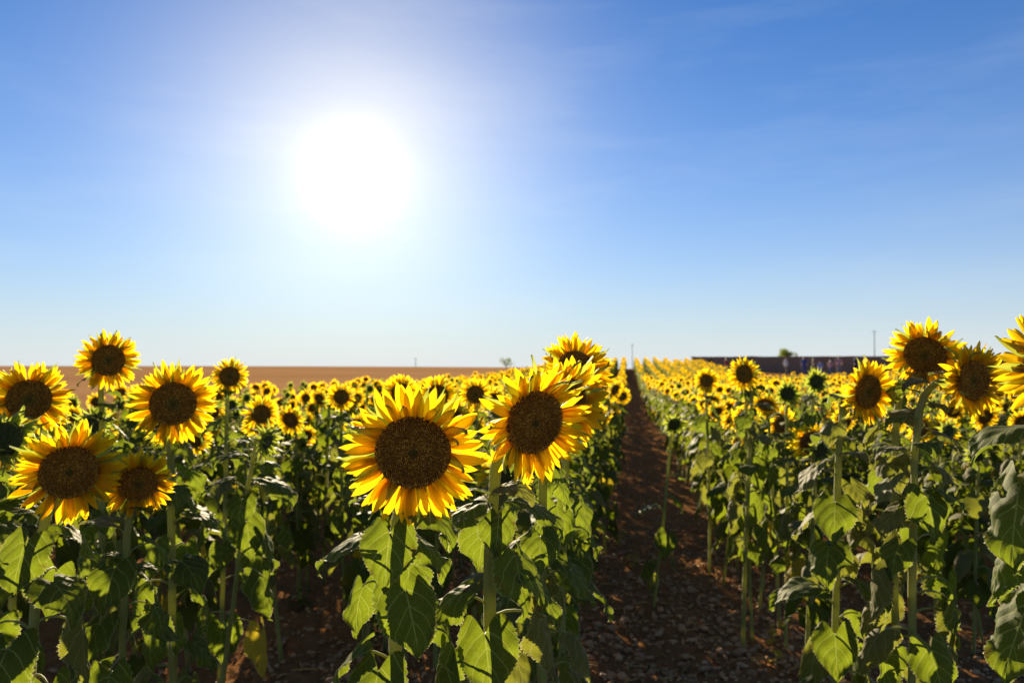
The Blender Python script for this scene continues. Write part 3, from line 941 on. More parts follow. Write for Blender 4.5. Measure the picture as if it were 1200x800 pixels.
def hero(label, px, py, dia, size=.25, yaw=0, pitch=18, low=None, leaves=None, disc=.51, bud=False, rich=True, nleaf=18, seed=0, dusty=.15, yellow=.0, group=None, roll=0.0, sweep=16, zcut=.35, topx=None, leafscale=1.0, azbias=None, head=True):
    """one sunflower whose head shows at a pixel with a given width in pixels; its size in metres gives the depth"""
    r = np.random.default_rng(1000 + seed)
    d = size * FPX / dia
    C = pt(px, py, d); n = facing(yaw - math.degrees(math.atan2(px - 600, FPX)), pitch)
    Rd = size * disc / 2
    hz = np.array([n[0], n[1], 0]); hz /= np.linalg.norm(hz) + 1e-9
    tp = None
    lowx = px if low is None else low
    B = pt(lowx, 800, d + Rd * 1.5)
    dx = (B[0] - C[0])
    base = np.array([B[0] + dx * .25, C[1] + Rd * 1.6 + r.normal(0, .02), 0])
    base[2] = ground_z(base[0], base[1]) - .02
    if topx is not None:
        tp = pt(topx[0], topx[1], d + Rd * 1.4)
    P = stem_curve(base, tp, C, n, Rd, 30 if rich else 16)
    P[2:-4] += r.normal(0, .0016, P[2:-4].shape) * np.array([1, 1, 0])
    root = bpy.data.objects.new('sunflower', None); col.objects.link(root)
    root.empty_display_size = .05
    root.location = base; root['label'] = label; root['category'] = 'sunflower'
    if group: root['group'] = group
    sc_ = size / .25
    v, f, u = tube(P - base, np.interp(np.linspace(0, 1, len(P)), [0, .6, .85, .93, 1], [.0145, .0112, .0080, .0066, .011]) * sc_ ** .6 * r.uniform(.92, 1.09, len(P)), 10 if rich else 7)
    so = obj('stem', make_mesh('stem', v, f, [M['stem']], uv=u), root)
    if rich and d < 3.2:                                            # bristly hairs of the stalk
        sd_ = 10; hi = np.nonzero(v[:, 2] > .35)[0]; HV, HF = [], []
        cen = (P - base).repeat(sd_, 0)
        for q in r.choice(hi[hi < len(v) - sd_], 3600):
            a = r.random(); w_ = r.random()
            q2 = q + sd_; q3 = q - q % sd_ + (q + 1) % sd_
            p0 = v[q] * (1 - a) + v[q2] * a; p0 = p0 + (v[q3] - v[q]) * w_
            c0 = cen[q] * (1 - a) + cen[q2] * a
            o_ = p0 - c0; o_ /= np.linalg.norm(o_) + 1e-9
            tg = np.cross(o_, (0, 0, 1)); n_ = len(HV)
            HV += [p0 - tg * .0004, p0 + tg * .0004, p0 + o_ * r.uniform(.0015, .0035) + r.normal(0, .0008, 3)]; HF.append((n_, n_ + 1, n_ + 2))
        obj('bristles', make_mesh('bristles', HV, HF, [M['fuzz']]), so, kind='stuff')
    mw = Matrix.Translation(Vector(-base)) @ frame_from_normal(C, n, Rd, roll + r.uniform(0, 6.28))
    hd = obj('flower_head', CUP, root, mw)
    if bud:
        obj('bud_core', BUD_CORE, hd)
        for mx_, i in bract_set(r, True): obj('bract', BRACTS[i], hd, mx_)
    elif rich:
        obj('floret_disc', FLORETS[0 if dia > 100 else 1], hd, kind='stuff')
        for mx_, i in petal_set(r, sweep=sweep): obj('petal', PETALS[i], hd, mx_)
        for mx_, i in bract_set(r): obj('bract', BRACTS[i], hd, mx_)
    else:
        obj('floret_disc', FLORETS[1], hd, kind='stuff')
        obj('petals', PETALS_MID[int(r.integers(6))], hd, kind='stuff')
        obj('bracts', BRACTS_MID[int(r.integers(2))], hd, kind='stuff')
    # leaves
    zs = P[:, 2]; top_i = int(np.argmax(zs)); Zt = zs[:top_i + 1]; Pt = P[:top_i + 1]
    spec = []
    if leaves is None:
        a0 = r.uniform(0, 360)
        for i in range(nleaf):
            f_ = i / (nleaf - 1)
            z = base[2] + (zs.max() - base[2]) * (zcut + (.965 - zcut) * f_ ** .9)
            L = np.interp(f_, [0, .35, .7, 1], [.12, .145, .12, .07]) * r.uniform(.85, 1.15) * leafscale
            az = a0 + 137.5 * i + r.normal(0, 14)
            if f_ > .8: var = int(r.choice([0, 4, 8, 6, 4]))
            elif f_ > .35: var = int(r.choice([0, 1, 2, 6, 1, 3, 4]))
            else: var = int(r.choice([1, 2, 3, 5, 7, 3]))
            spec.append((z, az, L, var, None))
        for i in range(6):
            z = base[2] + (zs.max() - base[2]) * r.uniform(.70, .975)
            spec.append((z, r.uniform(0, 360), r.uniform(.045, .085) * leafscale, int(r.choice([0, 4, 8, 6, 1])), None))
    else:
        for (ly, az, Lpx, var, *mm) in leaves:
            z = pt(px, ly, d + Rd)[2]
            spec.append((z, az, .88 * Lpx * d / FPX, var, mm[0] if mm else None))
    for z, az, L, var, mm in spec:
        p = np.array([np.interp(z, Zt, Pt[:, q]) for q in range(3)])
        if mm is None: mm = 2 if r.random() < (yellow if z - base[2] < .75 else 0) else 1 if (r.random() < dusty or var in WILT and r.random() < .5) else 0
        blades, pm = HERO_LEAF[var]
        s = L / .15
        mw = Matrix.Translation(Vector(p - base)) @ Matrix.Rotation(R_(az - 90), 4, 'Z') @ Matrix.Rotation(r.normal(0, .10), 4, 'Y') @ Matrix.Diagonal((s * (-1 if r.random() < .5 else 1), s, s, 1))
        lf_ = obj('leaf', blades[mm], root, mw)
        obj('petiole', pm, lf_)
    return root, base


HERO_BASES = []


def H(*a, **k_):
    rt, b = hero(*a, seed=len(HERO_BASES), **k_)
    HERO_BASES.append(b); return rt


# azimuths: 0 right of the picture, 90 away, 180 left, 270 towards the camera
H('largest sunflower in sharp focus, left of the pair in the middle foreground', 484, 530, 176, size=.30, yaw=-4, pitch=15, low=472, topx=(463, 650), sweep=14,
  leaves=[(606, 185, 52, 8), (612, 320, 82, 0), (640, 268, 80, 2, 0), (655, 182, 82, 0, 0), (655, 345, 72, 6, 0), (690, 80, 80, 1), (710, 300, 92, 2, 0), (705, 140, 80, 3), (760, 20, 90, 3), (785, 183, 85, 1, 0), (800, 250, 90, 2), (860, 330, 95, 3), (900, 200, 95, 3), (950, 60, 95, 5)])
H('sharp sunflower turned to the right, just behind the largest head, green bracts showing', 626, 495, 152, size=.275, yaw=32, pitch=14, low=571, topx=(577, 590), sweep=22, roll=.2,
  leaves=[(585, 330, 52, 4), (596, 205, 55, 8), (612, 232, 74, 0, 0), (618, 285, 56, 2, 0), (610, 350, 76, 0, 0), (650, 100, 80, 1), (672, 318, 86, 2, 0), (690, 350, 84, 1), (715, 190, 76, 6, 0), (700, 30, 80, 3), (730, 345, 86, 3), (755, 268, 86, 2, 0), (770, 205, 80, 3), (780, 325, 80, 2), (830, 150, 90, 3), (870, 20, 90, 5), (900, 260, 90, 3)])
H('sunflower facing right, mostly hidden behind the right-turned head beside the path', 664, 472, 118, size=.27, yaw=38, pitch=8, low=640, nleaf=19, sweep=20)
H('sunflower peeking over the top of the central heads, its petals fanned up', 676, 432, 92, size=.26, yaw=20, pitch=-24, low=655, nleaf=19, sweep=24)
H('large sunflower low in the left foreground, ragged petals pointing up', 81, 553, 122, size=.265, yaw=6, pitch=12, low=36, topx=(47, 640), dusty=.05, disc=.53,
  leaves=[(598, 180, 66, 0), (618, 200, 60, 8), (650, 270, 70, 2, 0), (640, 20, 62, 1), (672, 195, 80, 0, 0), (700, 325, 80, 0, 0), (690, 100, 80, 3), (735, 5, 76, 5, 1), (745, 170, 76, 3), (765, 272, 90, 1, 0), (800, 320, 80, 3), (830, 200, 80, 3), (880, 60, 80, 5)])
H('smaller sunflower tucked right of the ragged left foreground head, dark disc', 162, 567, 80, size=.19, yaw=4, pitch=16, low=140, topx=(148, 640), dusty=.05, disc=.55, nleaf=18, zcut=.3)
H('broad sunflower facing forward before the brown field, above the small dark-disced head', 203, 473, 94, size=.27, yaw=4, pitch=12, low=207, disc=.56, nleaf=19)
H('wide sunflower cropped beside the left edge, at the height of the brown field', 34, 468, 84, size=.26, yaw=8, pitch=12, low=20, disc=.58, nleaf=18, leafscale=.8)
H('tall sunflower standing alone against the sky at the left', 127, 422, 67, size=.22, yaw=14, pitch=6, low=128, disc=.56, nleaf=20, leafscale=.8)
H('small tall sunflower touching the horizon, right of the broad forward-facing one', 269, 441, 46, size=.20, yaw=6, pitch=6, low=262, disc=.52, nleaf=17, rich=False)
H('sunflower just above the half-open green bud on the left', 306, 485, 42, size=.20, yaw=4, pitch=10, low=330, disc=.54, nleaf=17, rich=False)
H('half-open green bud on a leaning bare-topped stalk in the left rows', 312, 517, 44, size=.15, yaw=55, pitch=15, low=262, topx=(296, 540), bud=True, disc=.52, leafscale=.95,
  leaves=[(528, 170, 30, 8), (545, 190, 40, 4), (552, 350, 36, 4), (575, 200, 52, 0), (577, 340, 56, 0), (590, 275, 40, 1), (620, 300, 50, 2), (640, 10, 58, 2, 0), (660, 80, 50, 3), (672, 330, 56, 3, 0), (720, 200, 52, 5, 0), (730, 345, 56, 5, 2), (745, 120, 60, 3)])
H('spiky green bud cut off by the left edge of the picture', 8, 513, 72, size=.19, yaw=30, pitch=5, low=-20, bud=True, disc=.55, nleaf=16, leafscale=.85)
# blurred heads of the middle distance
MIDG = None
H('blurred sunflower left of the largest head, above the dark gap of soil', 400, 465, 36, size=.21, yaw=0, pitch=8, low=404, nleaf=17, rich=False)
H('blurred sunflower rising just behind the left top of the largest head', 470, 460, 46, size=.22, yaw=5, pitch=6, low=476, nleaf=17, rich=False)
H('blurred sunflower directly above the top of the largest head', 513, 463, 50, size=.23, yaw=0, pitch=6, low=512, nleaf=17, rich=False)
H('blurred sunflower in the gap between the two sharp central heads', 557, 462, 42, size=.22, yaw=-4, pitch=6, low=556, nleaf=17, rich=False)
# right-hand side
H('tall backlit sunflower against the sky on the right, head leaning forward', 1084, 416, 84, size=.245, yaw=-12, pitch=24, low=1046, topx=(1052, 480), disc=.56, dusty=.45, yellow=.0, nleaf=22, leafscale=1.12, zcut=.25)
H('sunflower on the thick pale stalk at right, head turned right past bare green bracts', 1140, 446, 88, size=.235, yaw=46, pitch=4, low=1070, topx=(1076, 490), disc=.55, dusty=.45,
  leaves=[(470, 150, 34, 8), (485, 20, 40, 4), (540, 170, 46, 4), (550, 80, 50, 0), (610, 200, 52, 6, 1), (620, 60, 55, 3), (585, 320, 46, 0), (648, 215, 50, 1), (448, 255, 32, 8), (455, 185, 32, 4), (500, 190, 40, 4), (520, 5, 50, 0), (530, 275, 40, 4, 0), (560, 350, 52, 6, 1), (575, 180, 52, 1), (595, 272, 62, 2, 0), (640, 30, 60, 3), (665, 185, 66, 5, 1), (690, 10, 66, 3), (700, 340, 60, 5), (722, 355, 66, 5, 1), (745, 195, 66, 7, 1), (752, 265, 66, 3, 0), (790, 100, 60, 3)])
H('sunflower turned right, standing just left of the tall backlit one', 1017, 459, 80, size=.235, yaw=48, pitch=6, low=973, topx=(985, 500), disc=.52, dusty=.5, yellow=.0, nleaf=22, leafscale=1.12, zcut=.2)
H('sunflower mostly cut off by the right edge, long drooping leaves reaching in', 1238, 432, 160, size=.29, yaw=-38, pitch=8, low=1236, topx=(1243, 560), sweep=4, disc=.5,
  leaves=[(535, 186, 112, 4, 0), (575, 176, 70, 6, 1), (600, 196, 122, 2, 0), (700, 100, 90, 1), (745, 190, 112, 2, 0), (840, 230, 110, 3), (600, 20, 100, 0), (680, 60, 100, 3), (660, 165, 80, 3, 0)])
H('blurred forward-facing bloom rising above the rows, first right of the path', 828, 446, 31, size=.21, yaw=2, pitch=8, low=830, nleaf=17, rich=False, dusty=.35)
H('blurred sunflower turned left, standing above the rows right of the path', 872, 438, 44, size=.22, yaw=-32, pitch=4, low=868, nleaf=17, rich=False, dusty=.35)
H('round dark green bud below the left-turned bloom right of the path', 876, 457, 27, size=.14, yaw=10, pitch=6, low=880, bud=True, disc=.55, nleaf=16, dusty=.35)
H('spiky dark green bud right of the drooping half-hidden bloom', 923, 461, 30, size=.15, yaw=5, pitch=6, low=918, bud=True, disc=.55, nleaf=16, dusty=.35)
H('drooping half-hidden sunflower between two dark green buds', 897, 474, 38, size=.21, yaw=-12, pitch=38, low=906, nleaf=16, rich=False, dusty=.4, yellow=.3)
H('spiky green bud in front of the people by the brown wall', 957, 447, 30, size=.15, yaw=20, pitch=2, low=944, bud=True, disc=.55, nleaf=16, dusty=.35)
H('thin young sunflower with a nodding bud growing alone in the dirt path', 790, 497, 31, size=.18, yaw=20, pitch=22, low=769, bud=True, disc=.5,
  leaves=[(505, 200, 14, 4), (520, 10, 16, 0), (560, 340, 18, 0), (590, 20, 24, 1), (600, 185, 30, 0), (632, 275, 32, 2), (655, 350, 22, 3), (665, 200, 26, 2), (680, 100, 24, 3)])

# ------------------------------------------------------------------ the crop: rows of sunflowers
ROWS_L = [-.35 - 1.0 * i for i in range(10) if -.35 - 1.0 * i > FIELD_L + .3]
ROWS_R = [.98 + 1.0 * i for i in range(62)]
plants = []
r = np.random.default_rng(23)
for t0 in ROWS_L + ROWS_R:
    s = .3 + r.uniform(0, .3)
    while s < 103:
        tt = t0 + r.normal(0, .07)
        x, y = s * SU[0] + tt * TU[0], s * SU[1] + tt * TU[1]
        s += r.uniform(.17, .31) if t0 < -.5 or t0 > .5 else r.uniform(.19, .36)
        if y < .6: continue
        if ((np.array([x, y]) - WALL_A[:2]) @ wn) < 9 + r.normal(0, .3): continue
        if tt > 7.6 and y > 43 + r.normal(0, .4): continue              # the crop ends early on the right
        if r.random() < .04: continue
        plants.append((x, y, t0))
plants = np.array(plants)
pxx = 600 + FPX * plants[:, 0] / np.maximum(plants[:, 1], .1)
out_m = np.maximum(-pxx, pxx - 1200) * plants[:, 1] / FPX             # metres outside the frame
keep = out_m < 2.5
# the nearest strip holds only the plants placed one by one above
HB = np.array(HERO_BASES)
for b in HB:
    keep &= np.hypot(plants[:, 0] - b[0], plants[:, 1] - b[1]) > .20
lim = np.where(pxx < 285, 3.3, np.where(pxx < 425, 5.2, np.where(pxx < 700, 2.6, 4.4)))
lim = np.where((pxx > 700) & (pxx < 960), 4.0, lim)
keep &= plants[:, 1] > lim
plants = plants[keep]; pxx = pxx[keep]; out_m = out_m[keep]
infr = out_m < .05
order = np.lexsort((plants[:, 1], ~infr))
plants, pxx, infr = plants[order], pxx[order], infr[order]
zb = height_st(*st_of(plants[:, 0], plants[:, 1]))
N_IND = 300 - len(HERO_BASES)
ND = 120                                          # of these, the nearest get single leaves
print('row plants', len(plants), 'in frame', infr.sum(), 'individuals to depth', plants[N_IND, 1])


class Proto: pass


def plant_spec(seed):
    """height, head and leaf layout of a row plant, head towards -Y"""
    r = np.random.default_rng(500 + seed)
    p = Proto(); p.r = r
    p.H = r.uniform(1.22, 1.34)
    p.bud = (seed % 5 == 3)
    p.size = r.uniform(.13, .17) if p.bud else r.uniform(.19, .245)
    p.disc = .55
    p.n = facing(r.normal(12, 26), r.uniform(-2, 36))
    p.Rd = p.size * p.disc / 2
    p.C = np.array([0, -.08, p.H]) + np.array([r.normal(0, .04), 0, 0])
    p.P = stem_curve(np.array([r.normal(0, .07), r.normal(0, .05), -.02]), None, p.C, p.n, p.Rd, 12)
    p.leaves = []
    nl = int(r.integers(18, 23)); a0 = r.uniform(0, 360)
    for i in range(nl):
        f_ = i / (nl - 1)
        z = p.H * (.25 + .69 * f_ ** .9)
        L = np.interp(f_, [0, .35, .7, 1], [.125, .165, .135, .078]) * r.uniform(.85, 1.2)
        var = int(r.choice([0, 4, 8, 6])) if f_ > .8 else int(r.choice([0, 1, 2, 6, 1, 3, 4, 7])) if f_ > .35 else int(r.choice([1, 2, 3, 5, 7, 3]))
        mm = 2 if (f_ < .35 and r.random() < .14) else 1 if r.random() < .2 or var in WILT else 0
        p.leaves.append((z, a0 + 137.5 * i + r.normal(0, 14), L, var, mm))
    for i in range(4):
        p.leaves.append((p.H * r.uniform(.70, .96), r.uniform(0, 360), r.uniform(.05, .09), int(r.choice([0, 4, 8, 6])), int(r.random() < .2)))
    return p


def leaf_matrix(p, z, az, L):
    i = int(np.argmax(p.P[:, 2])); zt = p.P[:i + 1]
    c = [np.interp(z, zt[:, 2], zt[:, q]) for q in range(3)]
    return Matrix.Translation(c) @ Matrix.Rotation(R_(az - 90), 4, 'Z') @ Matrix.Scale(L / .15, 4)


SPECS = [plant_spec(i) for i in range(12)]
PROTO_B = []
for i, p in enumerate(SPECS):
    v, f, u = tube(p.P, np.interp(np.linspace(0, 1, len(p.P)), [0, .7, .9, 1], [.013, .0098, .008, .011]), 6)
    d = dict(stem=make_mesh('stem', v, f, [M['stem']], uv=u), head=frame_from_normal(p.C, p.n, p.Rd, i * 1.1),
             leaves=[(MID_LEAF[var][mm], leaf_matrix(p, z, az, L)) for z, az, L, var, mm in p.leaves], bud=p.bud, pet=PETALS_MID[i % 6], br=BRACTS_MID[i % 2])
    lows = []
    for z, az, L, var, mm in p.leaves:
        q = dict(LEAFV[var]); wl = q.pop('wl')
        b, pe = leaf_geo(.15, .15 * wl, 1, 4, teeth=0, seed=var, sides=3, nseg=3, **q)
        lm = leaf_matrix(p, z, az, L)
        lows.append((np_xform(b[0], lm), b[1], b[2], mm)); lows.append((np_xform(pe[0], lm), pe[1], pe[2], 3))
    V, F, U, I = join(lows)
    d['foliage'] = make_mesh('foliage', V, F, [M['leaf_far'], M['leaf_far_dusty'], M['leaf_far_yellow'], M['stem']], I, U)
    PROTO_B.append(d)


def zone(t0, bud, far):
    k_ = 'budding' if bud else 'blooming'
    dist = 'small distant' if far else 'blurred'
    i = int(round((-.35 - t0) if t0 < 0 else (t0 - .98)))
    o_ = ['first', 'second', 'third', 'fourth', 'fifth', 'sixth', 'seventh', 'eighth', 'ninth', 'tenth'][min(i, 9)]
    w = f'in the {o_} row {"left" if t0 < 0 else "right"} of the dirt path'
    if i > 5: w = 'in the outer rows at the far right' if t0 > 0 else 'in the last rows beside the brown field'
    return f'{dist} {k_} sunflower {w}', f'{dist} {k_} sunflowers {w}'


r = np.random.default_rng(77)
rz_all = r.normal(0, .30, len(plants)); sc_all = np.clip(r.normal(.98, .055, len(plants)), .88, 1.10)
pick_all = r.integers(0, 12, len(plants))
gb = r.random(len(plants)) < np.where(plants[:, 1] > 22, .24, np.where(plants[:, 2] > 0, .36, .12)); pick_all[gb] = r.choice([3, 8], gb.sum())
# a few plants of the near rows stay below the sight line to the field behind
for i in range(min(N_IND, len(plants))):
    x, y, t0 = plants[i]; d = PROTO_B[pick_all[i]]
    far = i >= ND
    root = bpy.data.objects.new('sunflower', None); col.objects.link(root); root.empty_display_size = .05
    root.matrix_basis = Matrix.Translation((x, y, zb[i])) @ Matrix.Rotation(rz_all[i], 4, 'Z') @ Matrix.Scale(sc_all[i], 4)
    root['label'], root['group'] = zone(t0, d['bud'], far); root['category'] = 'sunflower'
    obj('stem', d['stem'], root)
    hd = obj('flower_head', CUP, root, d['head'])
    if d['bud']:
        obj('bud_core', BUD_CORE, hd); obj('bracts', BUDS_MID, hd, kind='stuff')
    else:
        obj('floret_disc', DISC_SIMPLE, hd); obj('petals', d['pet'], hd, kind='stuff'); obj('bracts', d['br'], hd, kind='stuff')
    if far: obj('foliage', d['foliage'], root, kind='stuff')
    else:
        for me, mw in d['leaves']: obj('leaf', me, root, mw)


# the rest of the crop as one mass
def tris(parts):
    V, F, U, I = join(parts)
    T, J = [], []
    for f, i in zip(F, I):
        for q in range(1, len(f) - 1): T.append((f[0], f[q], f[q + 1])); J.append(i)
    return V, np.array(T), np.array(J), U


def far_proto(p, i, lod):
    parts = []
    Ps = p.P[::3] if lod else p.P[::2]
    Ps = np.vstack([Ps, p.P[-1]])
    v, f, u = tube(Ps, .013 if lod else .012, 3, cap=False); parts.append((v, f, u, 3))
    step = 2 if lod else 1
    for z, az, L, var, mm in p.leaves[::step]:
        q = dict(LEAFV[var]); wl = q.pop('wl')
        b, pe = leaf_geo(.15, .15 * wl * (1.25 if lod else 1), 1, 2 if lod else 4, teeth=0, seed=var, sides=3, nseg=2, **q)
        parts.append((np_xform(b[0], leaf_matrix(p, z, az, L * (1.15 if lod else 1))), b[1], b[2], mm))
    hm = frame_from_normal(p.C, p.n, p.Rd, i)
    lv, lf, lu = lathe([(1, -.03), (.9, .1), (.4, .09), (.01, .04)], 8 if lod else 12)
    parts.append((np_xform(lv, hm), lf, lu, 6 if p.bud else 4))
    lv, lf, lu = lathe([(.16, -.6), (.7, -.28), (1, -.04)], 6); parts.append((np_xform(lv, hm), lf, lu, 7))
    rr = np.random.default_rng(i)
    if p.bud:
        for mx_, k_ in bract_set(rr, True)[::3 if lod else 2]:
            g = BR_LOW[k_]; parts.append((np_xform(g[0], hm @ mx_), g[1], g[2], 7))
    else:
        ps = petal_set(rr, 11, 8) if lod else petal_set(rr, 18, 13)
        for mx_, k_ in ps:
            g = PET_XLOW[k_]; w = Matrix.Diagonal((1.6 if lod else 1.3, 1, 1, 1)); parts.append((np_xform(np_xform(g[0], w), hm @ mx_), g[1], g[2], 5))
    return tris(parts)


FAR = [far_proto(p, i, False) for i, p in enumerate(SPECS)]
FARL = [far_proto(p, i, True) for i, p in enumerate(SPECS)]
rest = np.arange(len(plants)) >= N_IND
pos = np.stack([plants[:, 0], plants[:, 1], zb], 1)
pick2 = np.where(plants[:, 1] > 22, pick_all + 12, pick_all)
# most far heads are in full bloom
fb = (plants[:, 1] > 22) & (pick_all % 5 == 3) & (r.random(len(plants)) < .3); pick2[fb] = 12 + (pick_all[fb] + 1) % 12
V, T, I, U = scatter(FAR + FARL, pos[rest], rz_all[rest], sc_all[rest], pick2[rest])
print('field triangles', len(T))
obj('sunflower_field', big_mesh('sunflower_field', V, T, [M['leaf_far'], M['leaf_far_dusty'], M['leaf_far_yellow'], M['stem'], M['disc'], M['petal_far'], M['bud'], M['bract']], I, U),
    kind='stuff', label='distant mass of sunflower rows running over the rise to the horizon', category='sunflowers')

# ------------------------------------------------------------------ weeds on the path
def weed(px, py, n, h, label, mm):
    k_ = ray(px, py); d = CAMH / -k_[2]; b = np.array([0, 0, CAMH]) + k_ * d
    s, t_ = st_of(b[0], b[1]); b[2] = soil_z(np.array([s]), np.array([t_]))[0]
    root = bpy.data.objects.new('weed', None); col.objects.link(root); root.empty_display_size = .03
    root.location = b; root['label'] = label; root['category'] = 'weed'; root['group'] = 'weeds in the soil'
    rr = np.random.default_rng(int(px))
    v, f, u = tube([(0, 0, -.01), (.01, 0, h * .5), (.0, .01, h)], .003, 5)
    obj('stem', make_mesh('stem', v, f, [M['stem']], uv=u), root)
    for i in range(n):
        mw = Matrix.Translation((0, 0, h * (.1 + .9 * i / n))) @ Matrix.Rotation(i * 2.4 + rr.normal(0, .2), 4, 'Z') @ Matrix.Scale(rr.uniform(.25, .5) * h / .15, 4)
        obj('leaf', MID_LEAF[int(rr.choice([0, 4, 8]))][mm], root, mw)


weed(725, 628, 9, .14, 'low yellow-green weed at the left edge of the path', 2)
weed(742, 655, 7, .12, 'yellowing weed in the middle of the path left of the young plant', 2)
weed(905, 748, 6, .12, 'tiny pale weed at the foot of the right-hand row', 2)
weed(908, 772, 5, .09, 'lowest tiny yellow weed near the bottom right of the path', 2)
weed(352, 700, 9, .15, 'small green weed on the dark soil left of the largest sunflower', 0)
weed(437, 742, 6, .13, 'thin seedling on the soil beside the stalk of the largest sunflower', 0)

# ------------------------------------------------------------------ far things: wall, people, tree, poles
wa, wb = WALL_A[:2], WALL_B[:2]
wlen = np.linalg.norm(wb - wa); nseg = 40
V, F = [], []
V2, F2 = [], []
ztop_prev = None
wroot = bpy.data.objects.new('earth_wall', None); col.objects.link(wroot)
wroot['label'] = 'long low dark brown earth wall behind the people at right'; wroot['category'] = 'wall'
rr = np.random.default_rng(3)
pts_ = [wa + (wb - wa) * i / nseg for i in range(nseg + 1)]
tops = [(WALL_A[2] * (1 - i / nseg) + WALL_B[2] * i / nseg) + rr.normal(0, .015) for i in range(nseg + 1)]
for i, p in enumerate(pts_):
    g = ground_z(p[0], p[1]) - .4
    for off, z in ((.22, g), (.20, tops[i]), (-.20, tops[i]), (-.22, g)):
        q = p + wn * off; V.append((q[0], q[1], z))
    for off, z in ((.26, tops[i] + .003), (.26, tops[i] + .12), (-.26, tops[i] + .12), (-.26, tops[i] + .003)):
        q = p + wn * off; V2.append((q[0], q[1], z))
F = grid_faces(nseg + 1, 4, False) + [(0, 1, 2, 3), tuple(nseg * 4 + j for j in (3, 2, 1, 0))]
F2 = grid_faces(nseg + 1, 4, True) + [(0, 1, 2, 3), tuple(nseg * 4 + j for j in (3, 2, 1, 0))]
obj('wall_body', make_mesh('wall_body', V, F, [M['wall']], smooth=False), wroot)
obj('coping', make_mesh('coping', V2, F2, [M['wall_cap']], smooth=False), wroot)


def cloth(name, c):
    return plain(name, c, 0.8, 0.15, None, 20)


def person(px, d, hgt, label, top, bottom, face=0.0, pose=0, hair_c='hair', hat=None):
    """standing figure in one skinned surface"""
    b = pt(px, 420, d); b[2] = ground_z(b[0], b[1])
    rr = np.random.default_rng(int(px * 3))
    k_ = hgt / 1.72
    sw = .06 * (1 if pose == 1 else .3)
    arm = {0: [(.22, 0, 1.12), (.235, -.06, .90)], 1: [(.24, .05, 1.13), (.22, -.12, .95)], 2: [(.25, -.06, 1.16), (.10, -.24, 1.22)]}[pose]
    J = {'pel': (0, 0, .95), 'bel': (0, -.01, 1.08), 'che': (0, -.01, 1.28), 'nck': (0, 0, 1.46), 'hd0': (0, -.015, 1.56), 'hd1': (0, -.01, 1.66),
         'shL': (-.17, 0, 1.40), 'shR': (.17, 0, 1.40), 'elL': (-arm[0][0], arm[0][1], arm[0][2]), 'elR': arm[0], 'haL': (-arm[1][0], -arm[1][1] * .3, .90), 'haR': arm[1],
         'hiL': (-.09, 0, .90), 'hiR': (.09, 0, .90), 'knL': (-.10, -sw, .50), 'knR': (.10, sw * .6, .50), 'anL': (-.10, -sw, .09), 'anR': (.11, sw * 1.6, .09),
         'toL': (-.11, -.14 - sw, .035), 'toR': (.12, -.14 + sw * 1.6, .035)}
    names = list(J)
    E = [('pel', 'bel'), ('bel', 'che'), ('che', 'nck'), ('nck', 'hd0'), ('hd0', 'hd1'), ('che', 'shL'), ('che', 'shR'), ('shL', 'elL'), ('elL', 'haL'), ('shR', 'elR'), ('elR', 'haR'),
         ('pel', 'hiL'), ('pel', 'hiR'), ('hiL', 'knL'), ('hiR', 'knR'), ('knL', 'anL'), ('knR', 'anR'), ('anL', 'toL'), ('anR', 'toR')]
    rad = dict(pel=(.15, .11), bel=(.135, .10), che=(.165, .11), nck=(.055, .055), hd0=(.075, .085), hd1=(.08, .095), shL=(.065, .065), shR=(.065, .065), elL=(.045, .045), elR=(.045, .045),
               haL=(.035, .03), haR=(.035, .03), hiL=(.085, .09), hiR=(.085, .09), knL=(.06, .06), knR=(.06, .06), anL=(.045, .045), anR=(.045, .045), toL=(.04, .03), toR=(.04, .03))
    me = bpy.data.meshes.new('person')
    me.from_pydata([J[q] for q in names], [(names.index(a), names.index(c)) for a, c in E], [])
    o = bpy.data.objects.new('person', me); col.objects.link(o)
    md = o.modifiers.new('skin', 'SKIN')
    for i, q in enumerate(names):
        me.skin_vertices[0].data[i].radius = rad[q]
        me.skin_vertices[0].data[i].use_root = (q == 'pel')
    sb = o.modifiers.new('sub', 'SUBSURF'); sb.levels = 1; sb.render_levels = 1
    dg = bpy.context.evaluated_depsgraph_get()
    m2 = bpy.data.meshes.new_from_object(o.evaluated_get(dg))
    o.modifiers.clear(); o.data = m2; m2.name = 'person'
    m2.materials.clear()
    for mm in (M['skin'], top, bottom, M['hair']): m2.materials.append(mm)
    for p in m2.polygons:
        c = p.center
        out_arm = abs(c.x) > .205 and c.z < 1.15
        p.material_index = 3 if (c.z > 1.62 or (c.z > 1.53 and c.y > .02)) else 0 if c.z > 1.44 or out_arm else 1 if c.z > .93 else 3 if c.z < .075 else 2
        p.use_smooth = True
    o.matrix_basis = Matrix.Translation(b) @ Matrix.Rotation(face, 4, 'Z') @ Matrix.Scale(k_, 4)
    o['label'] = label; o['category'] = 'person'; o['group'] = 'people strolling beyond the field'
    return o


C_ = {n_: cloth(n_, c) for n_, c in dict(cloth_white=(.62, .60, .62), cloth_blue=(.05, .07, .26), cloth_black=(.02, .02, .025), cloth_lilac=(.34, .33, .62), cloth_pink=(.55, .30, .30), cloth_red=(.42, .05, .05), cloth_navy=(.015, .02, .06), cloth_grey=(.25, .24, .25), cloth_khaki=(.28, .22, .14), cloth_denim=(.09, .12, .22)).items()}


def on_wall_depth(px, front):
    """depth at which a point this far in front of the wall shows at pixel column px"""
    k_ = ray(px, 424)[:2]
    return float(((wa + wn * front) @ wn) / (k_ @ wn))


